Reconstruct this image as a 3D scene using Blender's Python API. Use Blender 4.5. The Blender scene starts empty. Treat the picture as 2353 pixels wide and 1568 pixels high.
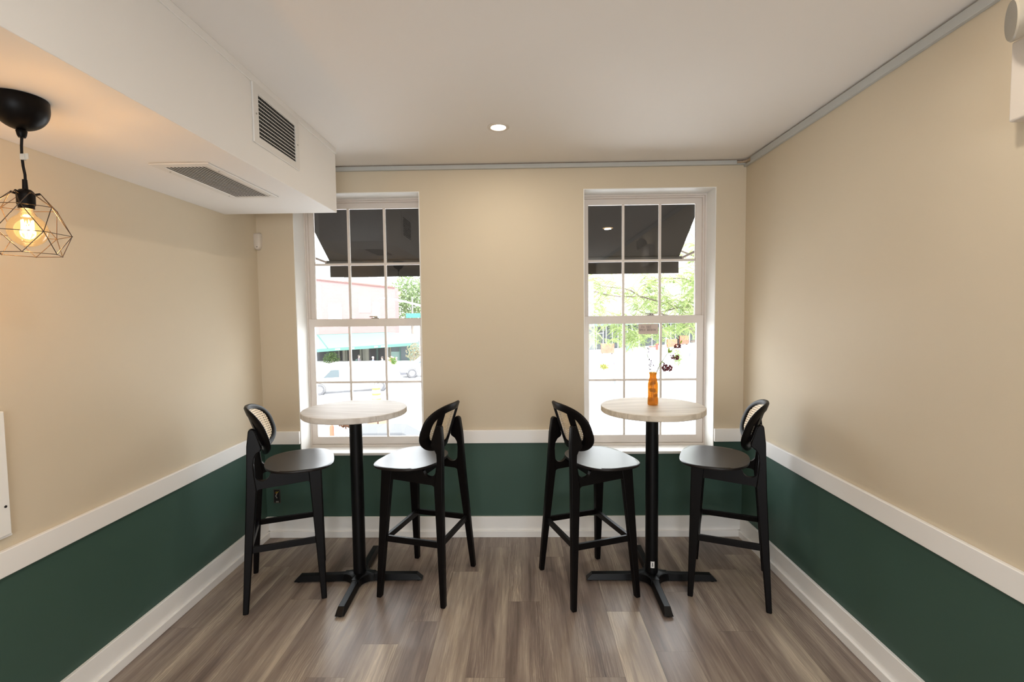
import bpy, bmesh, math, random
from mathutils import Vector, Matrix
random.seed(7)
PI = math.pi
SC = bpy.context.scene
COL = SC.collection

# ------------------------------------------------------------------ helpers
def link(o): COL.objects.link(o); return o

def tag(o, label=None, cat=None, group=None, kind=None):
    if label: o['label'] = label
    if cat: o['category'] = cat
    if group: o['group'] = group
    if kind: o['kind'] = kind
    return o

def thing(name, label, cat, loc=(0, 0, 0), rz=0, group=None):
    o = bpy.data.objects.new(name, None); link(o)
    o.empty_display_size = .05
    o.location = loc; o.rotation_euler = (0, 0, rz)
    return tag(o, label, cat, group)

def obj(name, bm, mats, parent=None, bevel=0, seg=2, smooth=True, angle=35):
    me = bpy.data.meshes.new(name)
    bmesh.ops.recalc_face_normals(bm, faces=bm.faces)
    bm.to_mesh(me); bm.free()
    if not isinstance(mats, (list, tuple)): mats = [mats]
    for m in mats: me.materials.append(m)
    o = bpy.data.objects.new(name, me); link(o)
    if parent: o.parent = parent
    if smooth:
        me.polygons.foreach_set('use_smooth', [True] * len(me.polygons))
        me.set_sharp_from_angle(angle=math.radians(angle))
    if bevel:
        md = o.modifiers.new('bevel', 'BEVEL'); md.width = bevel; md.segments = seg
        md.limit_method = 'ANGLE'; md.angle_limit = math.radians(30); md.harden_normals = True
    return o

def BM(): return bmesh.new()

def box(bm, a, b, mi=0):
    x0, y0, z0 = a; x1, y1, z1 = b
    v = [bm.verts.new(p) for p in ((x0,y0,z0),(x1,y0,z0),(x1,y1,z0),(x0,y1,z0),(x0,y0,z1),(x1,y0,z1),(x1,y1,z1),(x0,y1,z1))]
    for f in ((0,3,2,1),(4,5,6,7),(0,1,5,4),(1,2,6,5),(2,3,7,6),(3,0,4,7)):
        fc = bm.faces.new([v[i] for i in f]); fc.material_index = mi
    return bm

def loft(bm, rings, cap=True, closed=True, mi=0):
    R = [[bm.verts.new(p) for p in r] for r in rings]
    n = len(R[0])
    for a, b in zip(R, R[1:]):
        for i in range(n if closed else n - 1):
            j = (i + 1) % n
            f = bm.faces.new((a[i], a[j], b[j], b[i])); f.material_index = mi
    if cap:
        f = bm.faces.new(R[0][::-1]); f.material_index = mi
        f = bm.faces.new(R[-1]); f.material_index = mi
    return R

def lathe(bm, prof, c=(0, 0, 0), n=40, cap=True, mi=0, M=None):
    rings = []
    for r, z in prof:
        ring = [Vector((r*math.cos(2*PI*i/n), r*math.sin(2*PI*i/n), z)) for i in range(n)]
        if M: ring = [M @ p for p in ring]
        rings.append([p + Vector(c) for p in ring])
    loft(bm, rings, cap, True, mi)

def tube(bm, pts, r, n=8, cap=True, mi=0):
    pts = [Vector(p) for p in pts]
    rs = r if isinstance(r, (list, tuple)) else [r]*len(pts)
    rings = []; ref = None
    for i, p in enumerate(pts):
        t = (pts[min(i+1, len(pts)-1)] - pts[max(i-1, 0)]).normalized()
        if ref is None:
            ref = t.orthogonal().normalized()
        ref = (ref - t*ref.dot(t))
        ref = ref.normalized() if ref.length > 1e-6 else t.orthogonal().normalized()
        b = t.cross(ref)
        rings.append([p + rs[i]*(math.cos(2*PI*k/n)*ref + math.sin(2*PI*k/n)*b) for k in range(n)])
    loft(bm, rings, cap, True, mi)

def ball(bm, c, r, sub=2, s=(1, 1, 1), mi=0):
    M = Matrix.Translation(c) @ Matrix.Diagonal((s[0], s[1], s[2], 1))
    g = bmesh.ops.create_icosphere(bm, subdivisions=sub, radius=r, matrix=M)
    for v in g['verts']:
        for f in v.link_faces: f.material_index = mi

def prism(bm, poly, fn0, fn1, mi=0):
    """polygon (2D list) mapped by two functions to its two faces"""
    a = [bm.verts.new(fn0(*p)) for p in poly]; b = [bm.verts.new(fn1(*p)) for p in poly]
    n = len(poly)
    bm.faces.new(a[::-1]).material_index = mi; bm.faces.new(b).material_index = mi
    for i in range(n):
        j = (i+1) % n
        bm.faces.new((a[i], a[j], b[j], b[i])).material_index = mi

def arc(cx, cz, r, a0, a1, n=8):
    return [(cx + r*math.cos(math.radians(a0 + (a1-a0)*i/n)), cz + r*math.sin(math.radians(a0 + (a1-a0)*i/n))) for i in range(n+1)]

def copy_tree(o, parent=None):
    c = o.copy(); link(c); c.parent = parent
    for ch in list(o.children): copy_tree(ch, c)
    return c

# ------------------------------------------------------------------ materials
def nodes(m):
    m.use_nodes = True
    return m.node_tree.nodes, m.node_tree.links, m.node_tree.nodes['Principled BSDF']

def mat(name, col, rough=.5, metal=0, spec=.5, var=.04, scale=6, bump=0, bscale=60, emit=0, coat=0):
    m = bpy.data.materials.new(name); N, L, P = nodes(m)
    tc = N.new('ShaderNodeTexCoord'); nz = N.new('ShaderNodeTexNoise')
    nz.inputs['Scale'].default_value = scale; nz.inputs['Detail'].default_value = 3
    L.new(tc.outputs['Object'], nz.inputs['Vector'])
    mx = N.new('ShaderNodeMix'); mx.data_type = 'RGBA'
    mx.inputs['A'].default_value = (*[c*(1-var) for c in col], 1)
    mx.inputs['B'].default_value = (*[min(1, c*(1+var)) for c in col], 1)
    L.new(nz.outputs['Fac'], mx.inputs['Factor']); L.new(mx.outputs['Result'], P.inputs['Base Color'])
    P.inputs['Roughness'].default_value = rough; P.inputs['Metallic'].default_value = metal
    P.inputs['Specular IOR Level'].default_value = spec
    P.inputs['Coat Weight'].default_value = coat
    if emit:
        P.inputs['Emission Color'].default_value = (*col, 1); P.inputs['Emission Strength'].default_value = emit
    if bump:
        n2 = N.new('ShaderNodeTexNoise'); n2.inputs['Scale'].default_value = bscale; n2.inputs['Detail'].default_value = 4
        L.new(tc.outputs['Object'], n2.inputs['Vector'])
        b = N.new('ShaderNodeBump'); b.inputs['Strength'].default_value = bump; b.inputs['Distance'].default_value = .002
        L.new(n2.outputs['Fac'], b.inputs['Height']); L.new(b.outputs['Normal'], P.inputs['Normal'])
    return m

def wall_mat():
    """beige paint above the chair rail, dark green below it (split at a height hidden by the rail)"""
    m = bpy.data.materials.new('two_tone_wall_paint'); N, L, P = nodes(m)
    tc = N.new('ShaderNodeTexCoord'); sp = N.new('ShaderNodeSeparateXYZ'); L.new(tc.outputs['Object'], sp.inputs[0])
    gt = N.new('ShaderNodeMath'); gt.operation = 'GREATER_THAN'; gt.inputs[1].default_value = .735
    L.new(sp.outputs['Z'], gt.inputs[0])
    nz = N.new('ShaderNodeTexNoise'); nz.inputs['Scale'].default_value = 1.6; nz.inputs['Detail'].default_value = 4
    L.new(tc.outputs['Object'], nz.inputs['Vector'])
    def pair(a, b):
        x = N.new('ShaderNodeMix'); x.data_type = 'RGBA'; x.inputs['A'].default_value = (*a, 1); x.inputs['B'].default_value = (*b, 1)
        L.new(nz.outputs['Fac'], x.inputs['Factor']); return x
    g = pair((.042, .086, .066), (.050, .100, .079)); w = pair(WALL0, WALL1)
    mx = N.new('ShaderNodeMix'); mx.data_type = 'RGBA'
    L.new(gt.outputs[0], mx.inputs['Factor']); L.new(g.outputs['Result'], mx.inputs['A']); L.new(w.outputs['Result'], mx.inputs['B'])
    L.new(mx.outputs['Result'], P.inputs['Base Color'])
    mr = N.new('ShaderNodeMapRange'); mr.inputs['To Min'].default_value = .5; mr.inputs['To Max'].default_value = .62
    L.new(gt.outputs[0], mr.inputs['Value']); L.new(mr.outputs['Result'], P.inputs['Roughness'])
    P.inputs['Specular IOR Level'].default_value = .35
    n2 = N.new('ShaderNodeTexNoise'); n2.inputs['Scale'].default_value = 220
    L.new(tc.outputs['Object'], n2.inputs['Vector'])
    b = N.new('ShaderNodeBump'); b.inputs['Strength'].default_value = .08; b.inputs['Distance'].default_value = .002
    L.new(n2.outputs['Fac'], b.inputs['Height']); L.new(b.outputs['Normal'], P.inputs['Normal'])
    return m
WALL0 = (.605, .525, .40); WALL1 = (.64, .557, .425)

def plank_mat():
    m = bpy.data.materials.new('vinyl_wood_planks'); N, L, P = nodes(m)
    tone = N.new('ShaderNodeAttribute'); tone.attribute_name = 'tone'
    off = N.new('ShaderNodeSeparateColor'); L.new(tone.outputs['Color'], off.inputs[0])
    tc = N.new('ShaderNodeTexCoord')
    cmb = N.new('ShaderNodeCombineXYZ')
    m1 = N.new('ShaderNodeMath'); m1.operation = 'MULTIPLY'; m1.inputs[1].default_value = 37.; L.new(off.outputs[1], m1.inputs[0])
    m2 = N.new('ShaderNodeMath'); m2.operation = 'MULTIPLY'; m2.inputs[1].default_value = 53.; L.new(off.outputs[2], m2.inputs[0])
    L.new(m1.outputs[0], cmb.inputs[0]); L.new(m2.outputs[0], cmb.inputs[1])
    ad = N.new('ShaderNodeVectorMath'); ad.operation = 'ADD'; L.new(tc.outputs['Object'], ad.inputs[0]); L.new(cmb.outputs[0], ad.inputs[1])
    mp = N.new('ShaderNodeMapping'); mp.inputs['Scale'].default_value = (34, 1.7, 1); L.new(ad.outputs[0], mp.inputs['Vector'])
    g1 = N.new('ShaderNodeTexNoise'); g1.inputs['Scale'].default_value = 1.6; g1.inputs['Detail'].default_value = 9
    g1.inputs['Roughness'].default_value = .68; g1.inputs['Distortion'].default_value = .8
    L.new(mp.outputs[0], g1.inputs['Vector'])
    mpb = N.new('ShaderNodeMapping'); mpb.inputs['Scale'].default_value = (11, .9, 1); L.new(ad.outputs[0], mpb.inputs['Vector'])
    g2 = N.new('ShaderNodeTexNoise'); g2.inputs['Scale'].default_value = 1.; g2.inputs['Detail'].default_value = 4
    L.new(mpb.outputs[0], g2.inputs['Vector'])
    # cathedral figure
    mpc = N.new('ShaderNodeMapping'); mpc.inputs['Scale'].default_value = (1, .14, 1); L.new(ad.outputs[0], mpc.inputs['Vector'])
    wv = N.new('ShaderNodeTexWave'); wv.wave_type = 'BANDS'; wv.bands_direction = 'X'; wv.inputs['Scale'].default_value = 26
    wv.inputs['Distortion'].default_value = 9; wv.inputs['Detail'].default_value = 3; wv.inputs['Detail Scale'].default_value = 1.6
    L.new(mpc.outputs[0], wv.inputs['Vector'])
    # base ramp on tone + broad
    s = N.new('ShaderNodeMath'); s.operation = 'MULTIPLY_ADD'; s.inputs[1].default_value = 1.35; s.inputs[2].default_value = -.675
    L.new(g2.outputs['Fac'], s.inputs[0])
    t = N.new('ShaderNodeMath'); t.operation = 'ADD'; L.new(off.outputs[0], t.inputs[0]); L.new(s.outputs[0], t.inputs[1])
    gs = N.new('ShaderNodeMath'); gs.operation = 'MULTIPLY_ADD'; gs.inputs[1].default_value = .85; gs.inputs[2].default_value = -.425
    L.new(g1.outputs['Fac'], gs.inputs[0])
    t2 = N.new('ShaderNodeMath'); t2.operation = 'ADD'; L.new(t.outputs[0], t2.inputs[0]); L.new(gs.outputs[0], t2.inputs[1])
    ws = N.new('ShaderNodeMath'); ws.operation = 'MULTIPLY_ADD'; ws.inputs[1].default_value = .26; ws.inputs[2].default_value = -.06
    pw = N.new('ShaderNodeMath'); pw.operation = 'POWER'; pw.inputs[1].default_value = 3.; L.new(wv.outputs['Fac'], pw.inputs[0])
    mk = N.new('ShaderNodeMapRange'); mk.inputs['From Min'].default_value = .48; mk.inputs['From Max'].default_value = .62; L.new(g2.outputs['Color'], mk.inputs['Value'])
    pm = N.new('ShaderNodeMath'); pm.operation = 'MULTIPLY'; L.new(pw.outputs[0], pm.inputs[0]); L.new(mk.outputs['Result'], pm.inputs[1])
    L.new(pm.outputs[0], ws.inputs[0])
    t3 = N.new('ShaderNodeMath'); t3.operation = 'ADD'; t3.use_clamp = True; L.new(t2.outputs[0], t3.inputs[0]); L.new(ws.outputs[0], t3.inputs[1])
    rp = N.new('ShaderNodeValToRGB'); e = rp.color_ramp.elements
    e[0].position = 0; e[0].color = (.10, .072, .060, 1)
    e[1].position = 1; e[1].color = (.58, .50, .395, 1)
    a = e.new(.33); a.color = (.215, .167, .142, 1)
    a = e.new(.62); a.color = (.345, .285, .232, 1)
    L.new(t3.outputs[0], rp.inputs['Fac'])
    L.new(rp.outputs['Color'], P.inputs['Base Color'])
    P.inputs['Roughness'].default_value = .36; P.inputs['Specular IOR Level'].default_value = .5
    rr = N.new('ShaderNodeMapRange'); rr.inputs['To Min'].default_value = .25; rr.inputs['To Max'].default_value = .42
    L.new(g1.outputs['Fac'], rr.inputs['Value']); L.new(rr.outputs['Result'], P.inputs['Roughness'])
    b = N.new('ShaderNodeBump'); b.inputs['Strength'].default_value = .25; b.inputs['Distance'].default_value = .0015
    L.new(g1.outputs['Fac'], b.inputs['Height']); L.new(b.outputs['Normal'], P.inputs['Normal'])
    return m

def tabletop_mat(name, c0, c1, rot):
    m = bpy.data.materials.new(name); N, L, P = nodes(m)
    tc = N.new('ShaderNodeTexCoord')
    rt = N.new('ShaderNodeMapping'); rt.inputs['Rotation'].default_value = (0, 0, rot); L.new(tc.outputs['Object'], rt.inputs['Vector'])
    mp = N.new('ShaderNodeMapping'); mp.inputs['Scale'].default_value = (3, 42, 20); L.new(rt.outputs[0], mp.inputs['Vector'])
    nz = N.new('ShaderNodeTexNoise'); nz.inputs['Scale'].default_value = 1.; nz.inputs['Detail'].default_value = 8; nz.inputs['Distortion'].default_value = .6
    L.new(mp.outputs[0], nz.inputs['Vector'])
    rp = N.new('ShaderNodeValToRGB'); e = rp.color_ramp.elements
    e[0].position = .3; e[0].color = (*c0, 1); e[1].position = .62; e[1].color = (*c1, 1)
    L.new(nz.outputs['Fac'], rp.inputs['Fac'])
    # board joints across the grain
    sp = N.new('ShaderNodeSeparateXYZ'); L.new(rt.outputs[0], sp.inputs[0])
    md = N.new('ShaderNodeMath'); md.operation = 'PINGPONG'; md.inputs[1].default_value = .052; L.new(sp.outputs['Y'], md.inputs[0])
    lt = N.new('ShaderNodeMath'); lt.operation = 'LESS_THAN'; lt.inputs[1].default_value = .0011; L.new(md.outputs[0], lt.inputs[0])
    sc = N.new('ShaderNodeMath'); sc.operation = 'MULTIPLY'; sc.inputs[1].default_value = .55; L.new(lt.outputs[0], sc.inputs[0])
    mx = N.new('ShaderNodeMix'); mx.data_type = 'RGBA'; mx.inputs['B'].default_value = (c0[0]*.45, c0[1]*.42, c0[2]*.4, 1)
    L.new(sc.outputs[0], mx.inputs['Factor']); L.new(rp.outputs['Color'], mx.inputs['A'])
    L.new(mx.outputs['Result'], P.inputs['Base Color'])
    P.inputs['Roughness'].default_value = .52; P.inputs['Specular IOR Level'].default_value = .22
    b = N.new('ShaderNodeBump'); b.inputs['Strength'].default_value = .3; b.inputs['Distance'].default_value = .001
    L.new(nz.outputs['Fac'], b.inputs['Height']); L.new(b.outputs['Normal'], P.inputs['Normal'])
    return m

def cane_mat():
    m = bpy.data.materials.new('woven_cane'); N, L, P = nodes(m)
    uv = N.new('ShaderNodeUVMap'); sp = N.new('ShaderNodeSeparateXYZ'); L.new(uv.outputs[0], sp.inputs[0])
    S = .0135
    def cell(sock):
        a = N.new('ShaderNodeMath'); a.operation = 'DIVIDE'; a.inputs[1].default_value = S; L.new(sock, a.inputs[0])
        f = N.new('ShaderNodeMath'); f.operation = 'FRACT'; L.new(a.outputs[0], f.inputs[0])
        c = N.new('ShaderNodeMath'); c.operation = 'SUBTRACT'; c.inputs[1].default_value = .5; L.new(f.outputs[0], c.inputs[0])
        d = N.new('ShaderNodeMath'); d.operation = 'ABSOLUTE'; L.new(c.outputs[0], d.inputs[0]); return d
    cx, cy = cell(sp.outputs[0]), cell(sp.outputs[1])
    mx = N.new('ShaderNodeMath'); mx.operation = 'MAXIMUM'; L.new(cx.outputs[0], mx.inputs[0]); L.new(cy.outputs[0], mx.inputs[1])
    sm = N.new('ShaderNodeMath'); sm.operation = 'ADD'; L.new(cx.outputs[0], sm.inputs[0]); L.new(cy.outputs[0], sm.inputs[1])
    s2 = N.new('ShaderNodeMath'); s2.operation = 'MULTIPLY'; s2.inputs[1].default_value = .72; L.new(sm.outputs[0], s2.inputs[0])
    oc = N.new('ShaderNodeMath'); oc.operation = 'MAXIMUM'; L.new(mx.outputs[0], oc.inputs[0]); L.new(s2.outputs[0], oc.inputs[1])
    ho = N.new('ShaderNodeMath'); ho.operation = 'LESS_THAN'; ho.inputs[1].default_value = .24; L.new(oc.outputs[0], ho.inputs[0])
    tc = N.new('ShaderNodeTexCoord'); nz = N.new('ShaderNodeTexNoise'); nz.inputs['Scale'].default_value = 90; L.new(tc.outputs['Object'], nz.inputs['Vector'])
    cr = N.new('ShaderNodeMix'); cr.data_type = 'RGBA'; cr.inputs['A'].default_value = (.70, .53, .32, 1); cr.inputs['B'].default_value = (.86, .72, .50, 1)
    L.new(nz.outputs['Fac'], cr.inputs['Factor']); L.new(cr.outputs['Result'], P.inputs['Base Color'])
    P.inputs['Roughness'].default_value = .45
    tr = N.new('ShaderNodeBsdfTransparent'); ms = N.new('ShaderNodeMixShader')
    L.new(ho.outputs[0], ms.inputs[0]); L.new(P.outputs[0], ms.inputs[1]); L.new(tr.outputs[0], ms.inputs[2])
    L.new(ms.outputs[0], N['Material Output'].inputs['Surface'])
    return m

def glass_mat(name='window_glass', tint=(.97, .985, .98), fac=1.0):
    m = bpy.data.materials.new(name); N, L, P = nodes(m); N.remove(P)
    fr = N.new('ShaderNodeFresnel'); fr.inputs['IOR'].default_value = 1.52
    ml = N.new('ShaderNodeMath'); ml.operation = 'MULTIPLY'; ml.inputs[1].default_value = 2.0*fac; ml.use_clamp = True; L.new(fr.outputs[0], ml.inputs[0])
    tr = N.new('ShaderNodeBsdfTransparent'); tr.inputs['Color'].default_value = (*tint, 1)
    gl = N.new('ShaderNodeBsdfGlossy'); gl.inputs['Roughness'].default_value = .0
    ms = N.new('ShaderNodeMixShader'); L.new(ml.outputs[0], ms.inputs[0]); L.new(tr.outputs[0], ms.inputs[1]); L.new(gl.outputs[0], ms.inputs[2])
    L.new(ms.outputs[0], N['Material Output'].inputs['Surface'])
    return m

def leaf_mat(name, a, b, trans=.45):
    m = bpy.data.materials.new(name); N, L, P = nodes(m); N.remove(P)
    tc = N.new('ShaderNodeTexCoord'); nz = N.new('ShaderNodeTexNoise'); nz.inputs['Scale'].default_value = 3; L.new(tc.outputs['Object'], nz.inputs['Vector'])
    cr = N.new('ShaderNodeMix'); cr.data_type = 'RGBA'; cr.inputs['A'].default_value = (*a, 1); cr.inputs['B'].default_value = (*b, 1)
    L.new(nz.outputs['Fac'], cr.inputs['Factor'])
    d = N.new('ShaderNodeBsdfDiffuse'); t = N.new('ShaderNodeBsdfTranslucent'); L.new(cr.outputs['Result'], d.inputs[0]); L.new(cr.outputs['Result'], t.inputs[0])
    ms = N.new('ShaderNodeMixShader'); ms.inputs[0].default_value = trans
    L.new(d.outputs[0], ms.inputs[1]); L.new(t.outputs[0], ms.inputs[2]); L.new(ms.outputs[0], N['Material Output'].inputs['Surface'])
    return m

def amber_mat():
    m = bpy.data.materials.new('amber_frosted_glass'); N, L, P = nodes(m)
    tc = N.new('ShaderNodeTexCoord'); nz = N.new('ShaderNodeTexNoise'); nz.inputs['Scale'].default_value = 24; L.new(tc.outputs['Object'], nz.inputs['Vector'])
    cr = N.new('ShaderNodeMix'); cr.data_type = 'RGBA'; cr.inputs['A'].default_value = (.74, .36, .07, 1); cr.inputs['B'].default_value = (.88, .56, .17, 1)
    L.new(nz.outputs['Fac'], cr.inputs['Factor']); L.new(cr.outputs['Result'], P.inputs['Base Color'])
    P.inputs['Roughness'].default_value = .25
    t = N.new('ShaderNodeBsdfTranslucent'); L.new(cr.outputs['Result'], t.inputs[0])
    tr = N.new('ShaderNodeBsdfTransparent'); tr.inputs['Color'].default_value = (1, .76, .36, 1)
    a = N.new('ShaderNodeMixShader'); a.inputs[0].default_value = .6; L.new(P.outputs[0], a.inputs[1]); L.new(t.outputs[0], a.inputs[2])
    b = N.new('ShaderNodeMixShader'); b.inputs[0].default_value = .5; L.new(a.outputs[0], b.inputs[1]); L.new(tr.outputs[0], b.inputs[2])
    L.new(b.outputs[0], N['Material Output'].inputs['Surface'])
    return m

def emit_mat(name, col, s):
    m = bpy.data.materials.new(name); N, L, P = nodes(m)
    P.inputs['Base Color'].default_value = (*col, 1); P.inputs['Emission Color'].default_value = (*col, 1); P.inputs['Emission Strength'].default_value = s
    return m

def brick_mat(name, a, b, mortar, scale=1.):
    m = bpy.data.materials.new(name); N, L, P = nodes(m)
    tc = N.new('ShaderNodeTexCoord'); mp = N.new('ShaderNodeMapping'); mp.inputs['Rotation'].default_value = (PI/2, 0, 0)
    L.new(tc.outputs['Object'], mp.inputs['Vector'])
    br = N.new('ShaderNodeTexBrick'); br.inputs['Scale'].default_value = 4*scale
    br.inputs['Color1'].default_value = (*a, 1); br.inputs['Color2'].default_value = (*b, 1); br.inputs['Mortar'].default_value = (*mortar, 1)
    br.inputs['Mortar Size'].default_value = .015
    L.new(mp.outputs[0], br.inputs['Vector']); L.new(br.outputs['Color'], P.inputs['Base Color']); P.inputs['Roughness'].default_value = .9
    return m

M_wall = wall_mat()
M_floor = plank_mat()
M_gap = mat('plank_gap_brown', (.07, .052, .042), .9)  # dark brown base seen in the joints between planks
M_ceil = mat('ceiling_paint', (.775, .735, .69), .8, var=.012, scale=.9, bump=.05, bscale=200)
M_trim = mat('white_trim_paint', (.87, .86, .845), .42, var=.012, scale=3)
M_reveal = mat('white_reveal_paint', (.84, .84, .82), .45, var=.012, scale=3)
M_sash = mat('off_white_vinyl_sash', (.72, .665, .62), .42, var=.015, scale=5)
M_duct = mat('soffit_paint', (.80, .78, .755), .65, var=.015, scale=1.2)
M_black = mat('black_stained_wood', (.0038, .0030, .0031), .38, var=.25, scale=40, spec=.12)
M_seat = mat('black_satin_plywood', (.009, .0065, .006), .35, var=.2, scale=30, spec=.38)
M_metal = mat('black_powder_coated_metal', (.003, .003, .0035), .36, var=.1, scale=40, spec=.2, bump=.1, bscale=400)
M_cane = cane_mat()
M_race = mat('grey_metal_raceway', (.48, .49, .475), .45, var=.04, scale=8)
M_glass = glass_mat()
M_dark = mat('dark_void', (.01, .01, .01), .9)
M_grille = mat('white_register_metal', (.72, .70, .67), .4, var=.01)
M_greyblade = mat('grey_register_blade', (.30, .295, .28), .5)
M_plasticw = mat('white_plastic', (.66, .60, .53), .4, var=.01)
M_steel = mat('brushed_steel', (.42, .40, .38), .35, metal=.9)
M_wirec = mat('bare_wire_insulation', (.55, .42, .30), .6)

# ------------------------------------------------------------------ setting
D = 3.4818; XL = -1.889; XR = 1.587; ZC = 2.6785; YR = -3.0; WT = .25
W1 = (-1.621, -.712); W2 = (.450, 1.380); WZ = (.615, 2.497)
def struct(name, bm, m, **k):
    o = obj(name, bm, m, **k); o['kind'] = 'structure'; return o

# floor: every plank drawn with its own tone
bm = BM()
ly = bm.loops.layers.float_color.new('tone')
PW = .1785; LEN = 1.22; X0 = -.443
joints = {-1: (2.30, .86, .52), -2: (2.078, .50, .62), 0: (2.478, .42, .38), -4: (2.678, .66, .42), -6: (3.04, .60, .45), -3: (3.034, .60, .38),
          1: (2.978, .80, .42), 3: (2.657, .34, .50), 6: (2.564, .98, .52), 5: (2.086, .52, .42), 4: (3.163, .42, .62), -5: (2.93, .50, .60), 2: (3.30, .52, .46), 7: (2.25, .46, .36), 8: (2.75, .62, .34), 9: (2.40, .44, .56), 10: (3.0, .66, .40)}
def plank(x0, x1, y0, y1, t):
    g = .00035
    vs = [bm.verts.new(p) for p in ((x0+g, y0+g, 0), (x1-g, y0+g, 0), (x1-g, y1-g, 0), (x0+g, y1-g, 0))]
    f = bm.faces.new(vs); f.material_index = 0
    c = (t + .03, random.random(), random.random(), 1)
    for l in f.loops: l[ly] = c
for k in range(-9, 13):
    x0 = max(XL, X0 + (k-1)*PW); x1 = min(XR, X0 + k*PW)
    if x1 <= x0 + .002: continue
    kk = k - 0
    jt = joints.get(k, (2.2 + random.random(), .5, .5))
    y = jt[0]; first = True
    ya = y
    while ya > YR:
        yb = ya; ya = max(YR, ya - LEN)
        t = jt[1] if first else random.choice((.35, .45, .55, .62, .5, .75)); first = False
        plank(x0, x1, ya, yb, t*.72 + .06)
    ya = y; first = True
    while ya < D:
        yb = min(D, ya + LEN)
        t = jt[2] if first else random.choice((.35, .45, .55, .6)); first = False
        plank(x0, x1, ya, yb, t*.72 + .06); ya = yb
box(bm, (XL-.3, YR-.3, -.05), (XR+.3, D+.01, -.0012), 1)
struct('floor', bm, [M_floor, M_gap], smooth=False)

bm = BM(); box(bm, (XL-.3, YR-.3, ZC), (XR+.3, D+WT, ZC+.2)); struct('ceiling', bm, M_ceil, smooth=False)
bm = BM()
xs = [XL-.3, W1[0], W1[1], W2[0], W2[1], XR+.3]; zs = [-.05, WZ[0], WZ[1], ZC]
for i in range(5):
    for j in range(3):
        if i in (1, 3) and j == 1: continue
        box(bm, (xs[i], D, zs[j]), (xs[i+1], D+WT, zs[j+1]))
struct('wall_back', bm, M_wall, smooth=False)
bm = BM(); box(bm, (XL-.3, YR, -.05), (XL, D, ZC)); struct('wall_left', bm, M_wall, smooth=False)
bm = BM(); box(bm, (XR, YR, -.05), (XR+.3, D, ZC)); struct('wall_right', bm, M_wall, smooth=False)
bm = BM(); box(bm, (XL-.3, YR-.3, -.05), (XR+.3, YR, ZC)); struct('wall_rear', bm, M_wall, smooth=False)

# baseboards with shoe moulding
def baseboard(name, a, b, horiz):
    bm = BM()
    if horiz == 'b':
        box(bm, (a, D-.018, 0), (b, D, .1474)); box(bm, (a, D-.035, 0), (b, D-.018, .047))
    elif horiz == 'l':
        box(bm, (XL, a, 0), (XL+.018, b, .1474)); box(bm, (XL+.018, a, 0), (XL+.035, b, .047))
    else:
        box(bm, (XR-.018, a, 0), (XR, b, .1474)); box(bm, (XR-.035, a, 0), (XR-.018, b, .047))
    struct(name, bm, M_trim, bevel=.003)
baseboard('baseboard_back', XL+.018, XR-.018, 'b')
baseboard('baseboard_left', YR, D, 'l'); baseboard('baseboard_right', YR, D, 'r')
# chair rails
RZ0, RZ1 = .690, .7856
def rail(name, a, b):
    bm = BM(); box(bm, a, b); struct(name, bm, M_trim, bevel=.004)
rail('trim_1', (XL+.02, D-.02, RZ0), (W1[0], D, RZ1))
rail('trim_2', (W1[1], D-.02, RZ0), (W2[0], D, RZ1))
rail('trim_3', (W2[1], D-.02, RZ0), (XR-.02, D, RZ1))
rail('trim_4', (XL, YR, RZ0), (XL+.02, D, RZ1))
rail('trim_5', (XR-.02, YR, RZ0), (XR, D, RZ1))

# soffit with a thin cover strip at the ceiling
DX = -1.164; DZ = 2.2785; DY = 3.112
bm = BM(); box(bm, (XL, YR, DZ), (DX, DY, ZC)); so = struct('ceiling_soffit', bm, M_duct, bevel=.003)
bm = BM(); box(bm, (DX, YR, ZC-.034), (DX+.006, DY, ZC)); struct('trim_6', bm, M_duct, bevel=.002)
# cable raceways
bm = BM(); box(bm, (XL, D-.022, 2.643), (XR-.075, D, 2.672)); box(bm, (XR-.075, D-.022, 2.643), (XR, D, 2.650)); struct('trim_7', bm, M_race, bevel=.002)
bm = BM(); box(bm, (XR-.02, YR, 2.630), (XR, D-.10, 2.668)); box(bm, (XR-.02, D-.10, 2.630), (XR, D, 2.642)); struct('trim_8', bm, M_race, bevel=.002)
bm = BM(); box(bm, (XL, D-.012, 2.672), (XR, D, ZC)); struct('trim_9', bm, mat('raw_joint_compound', (.30, .235, .19), .9, var=.5, scale=25), smooth=False)
w = thing('raceway_cable', 'loose pale wires showing at the open ceiling corner of the grey raceway', 'cable', (XR-.05, D-.05, 2.655))
for i in range(3):
    bm = BM(); tube(bm, [(-.03, .035, -.001+.004*i), (0, .032-.003*i, .003*i), (.022, .012-.002*i, .004*i), (.038, -.05, -.004+.005*i)], .0016, 6)
    obj('wire', bm, M_wirec, w)

# ------------------------------------------------------------------ windows
def pframe(bm, O, I, f0, f1):
    """one mitred frame: outer rect O, inner rect I (a0, a1, b0, b1); f0/f1 map (a, b) to the two faces"""
    def loop(Rc, f): return [bm.verts.new(f(a, b)) for a, b in ((Rc[0], Rc[2]), (Rc[1], Rc[2]), (Rc[1], Rc[3]), (Rc[0], Rc[3]))]
    L_ = [loop(O, f0), loop(I, f0), loop(I, f1), loop(O, f1)]
    for q in range(4):
        A, B = L_[q], L_[(q+1) % 4]
        for i in range(4):
            k = (i+1) % 4; bm.faces.new((A[i], A[k], B[k], B[i]))
def ring(bm, x0, x1, z0, z1, wl, wr, wb, wt, y0, y1):
    pframe(bm, (x0, x1, z0, z1), (x0+wl, x1-wr, z0+wb, z1-wt), lambda a, b: (a, y0, b), lambda a, b: (a, y1, b))

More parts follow.
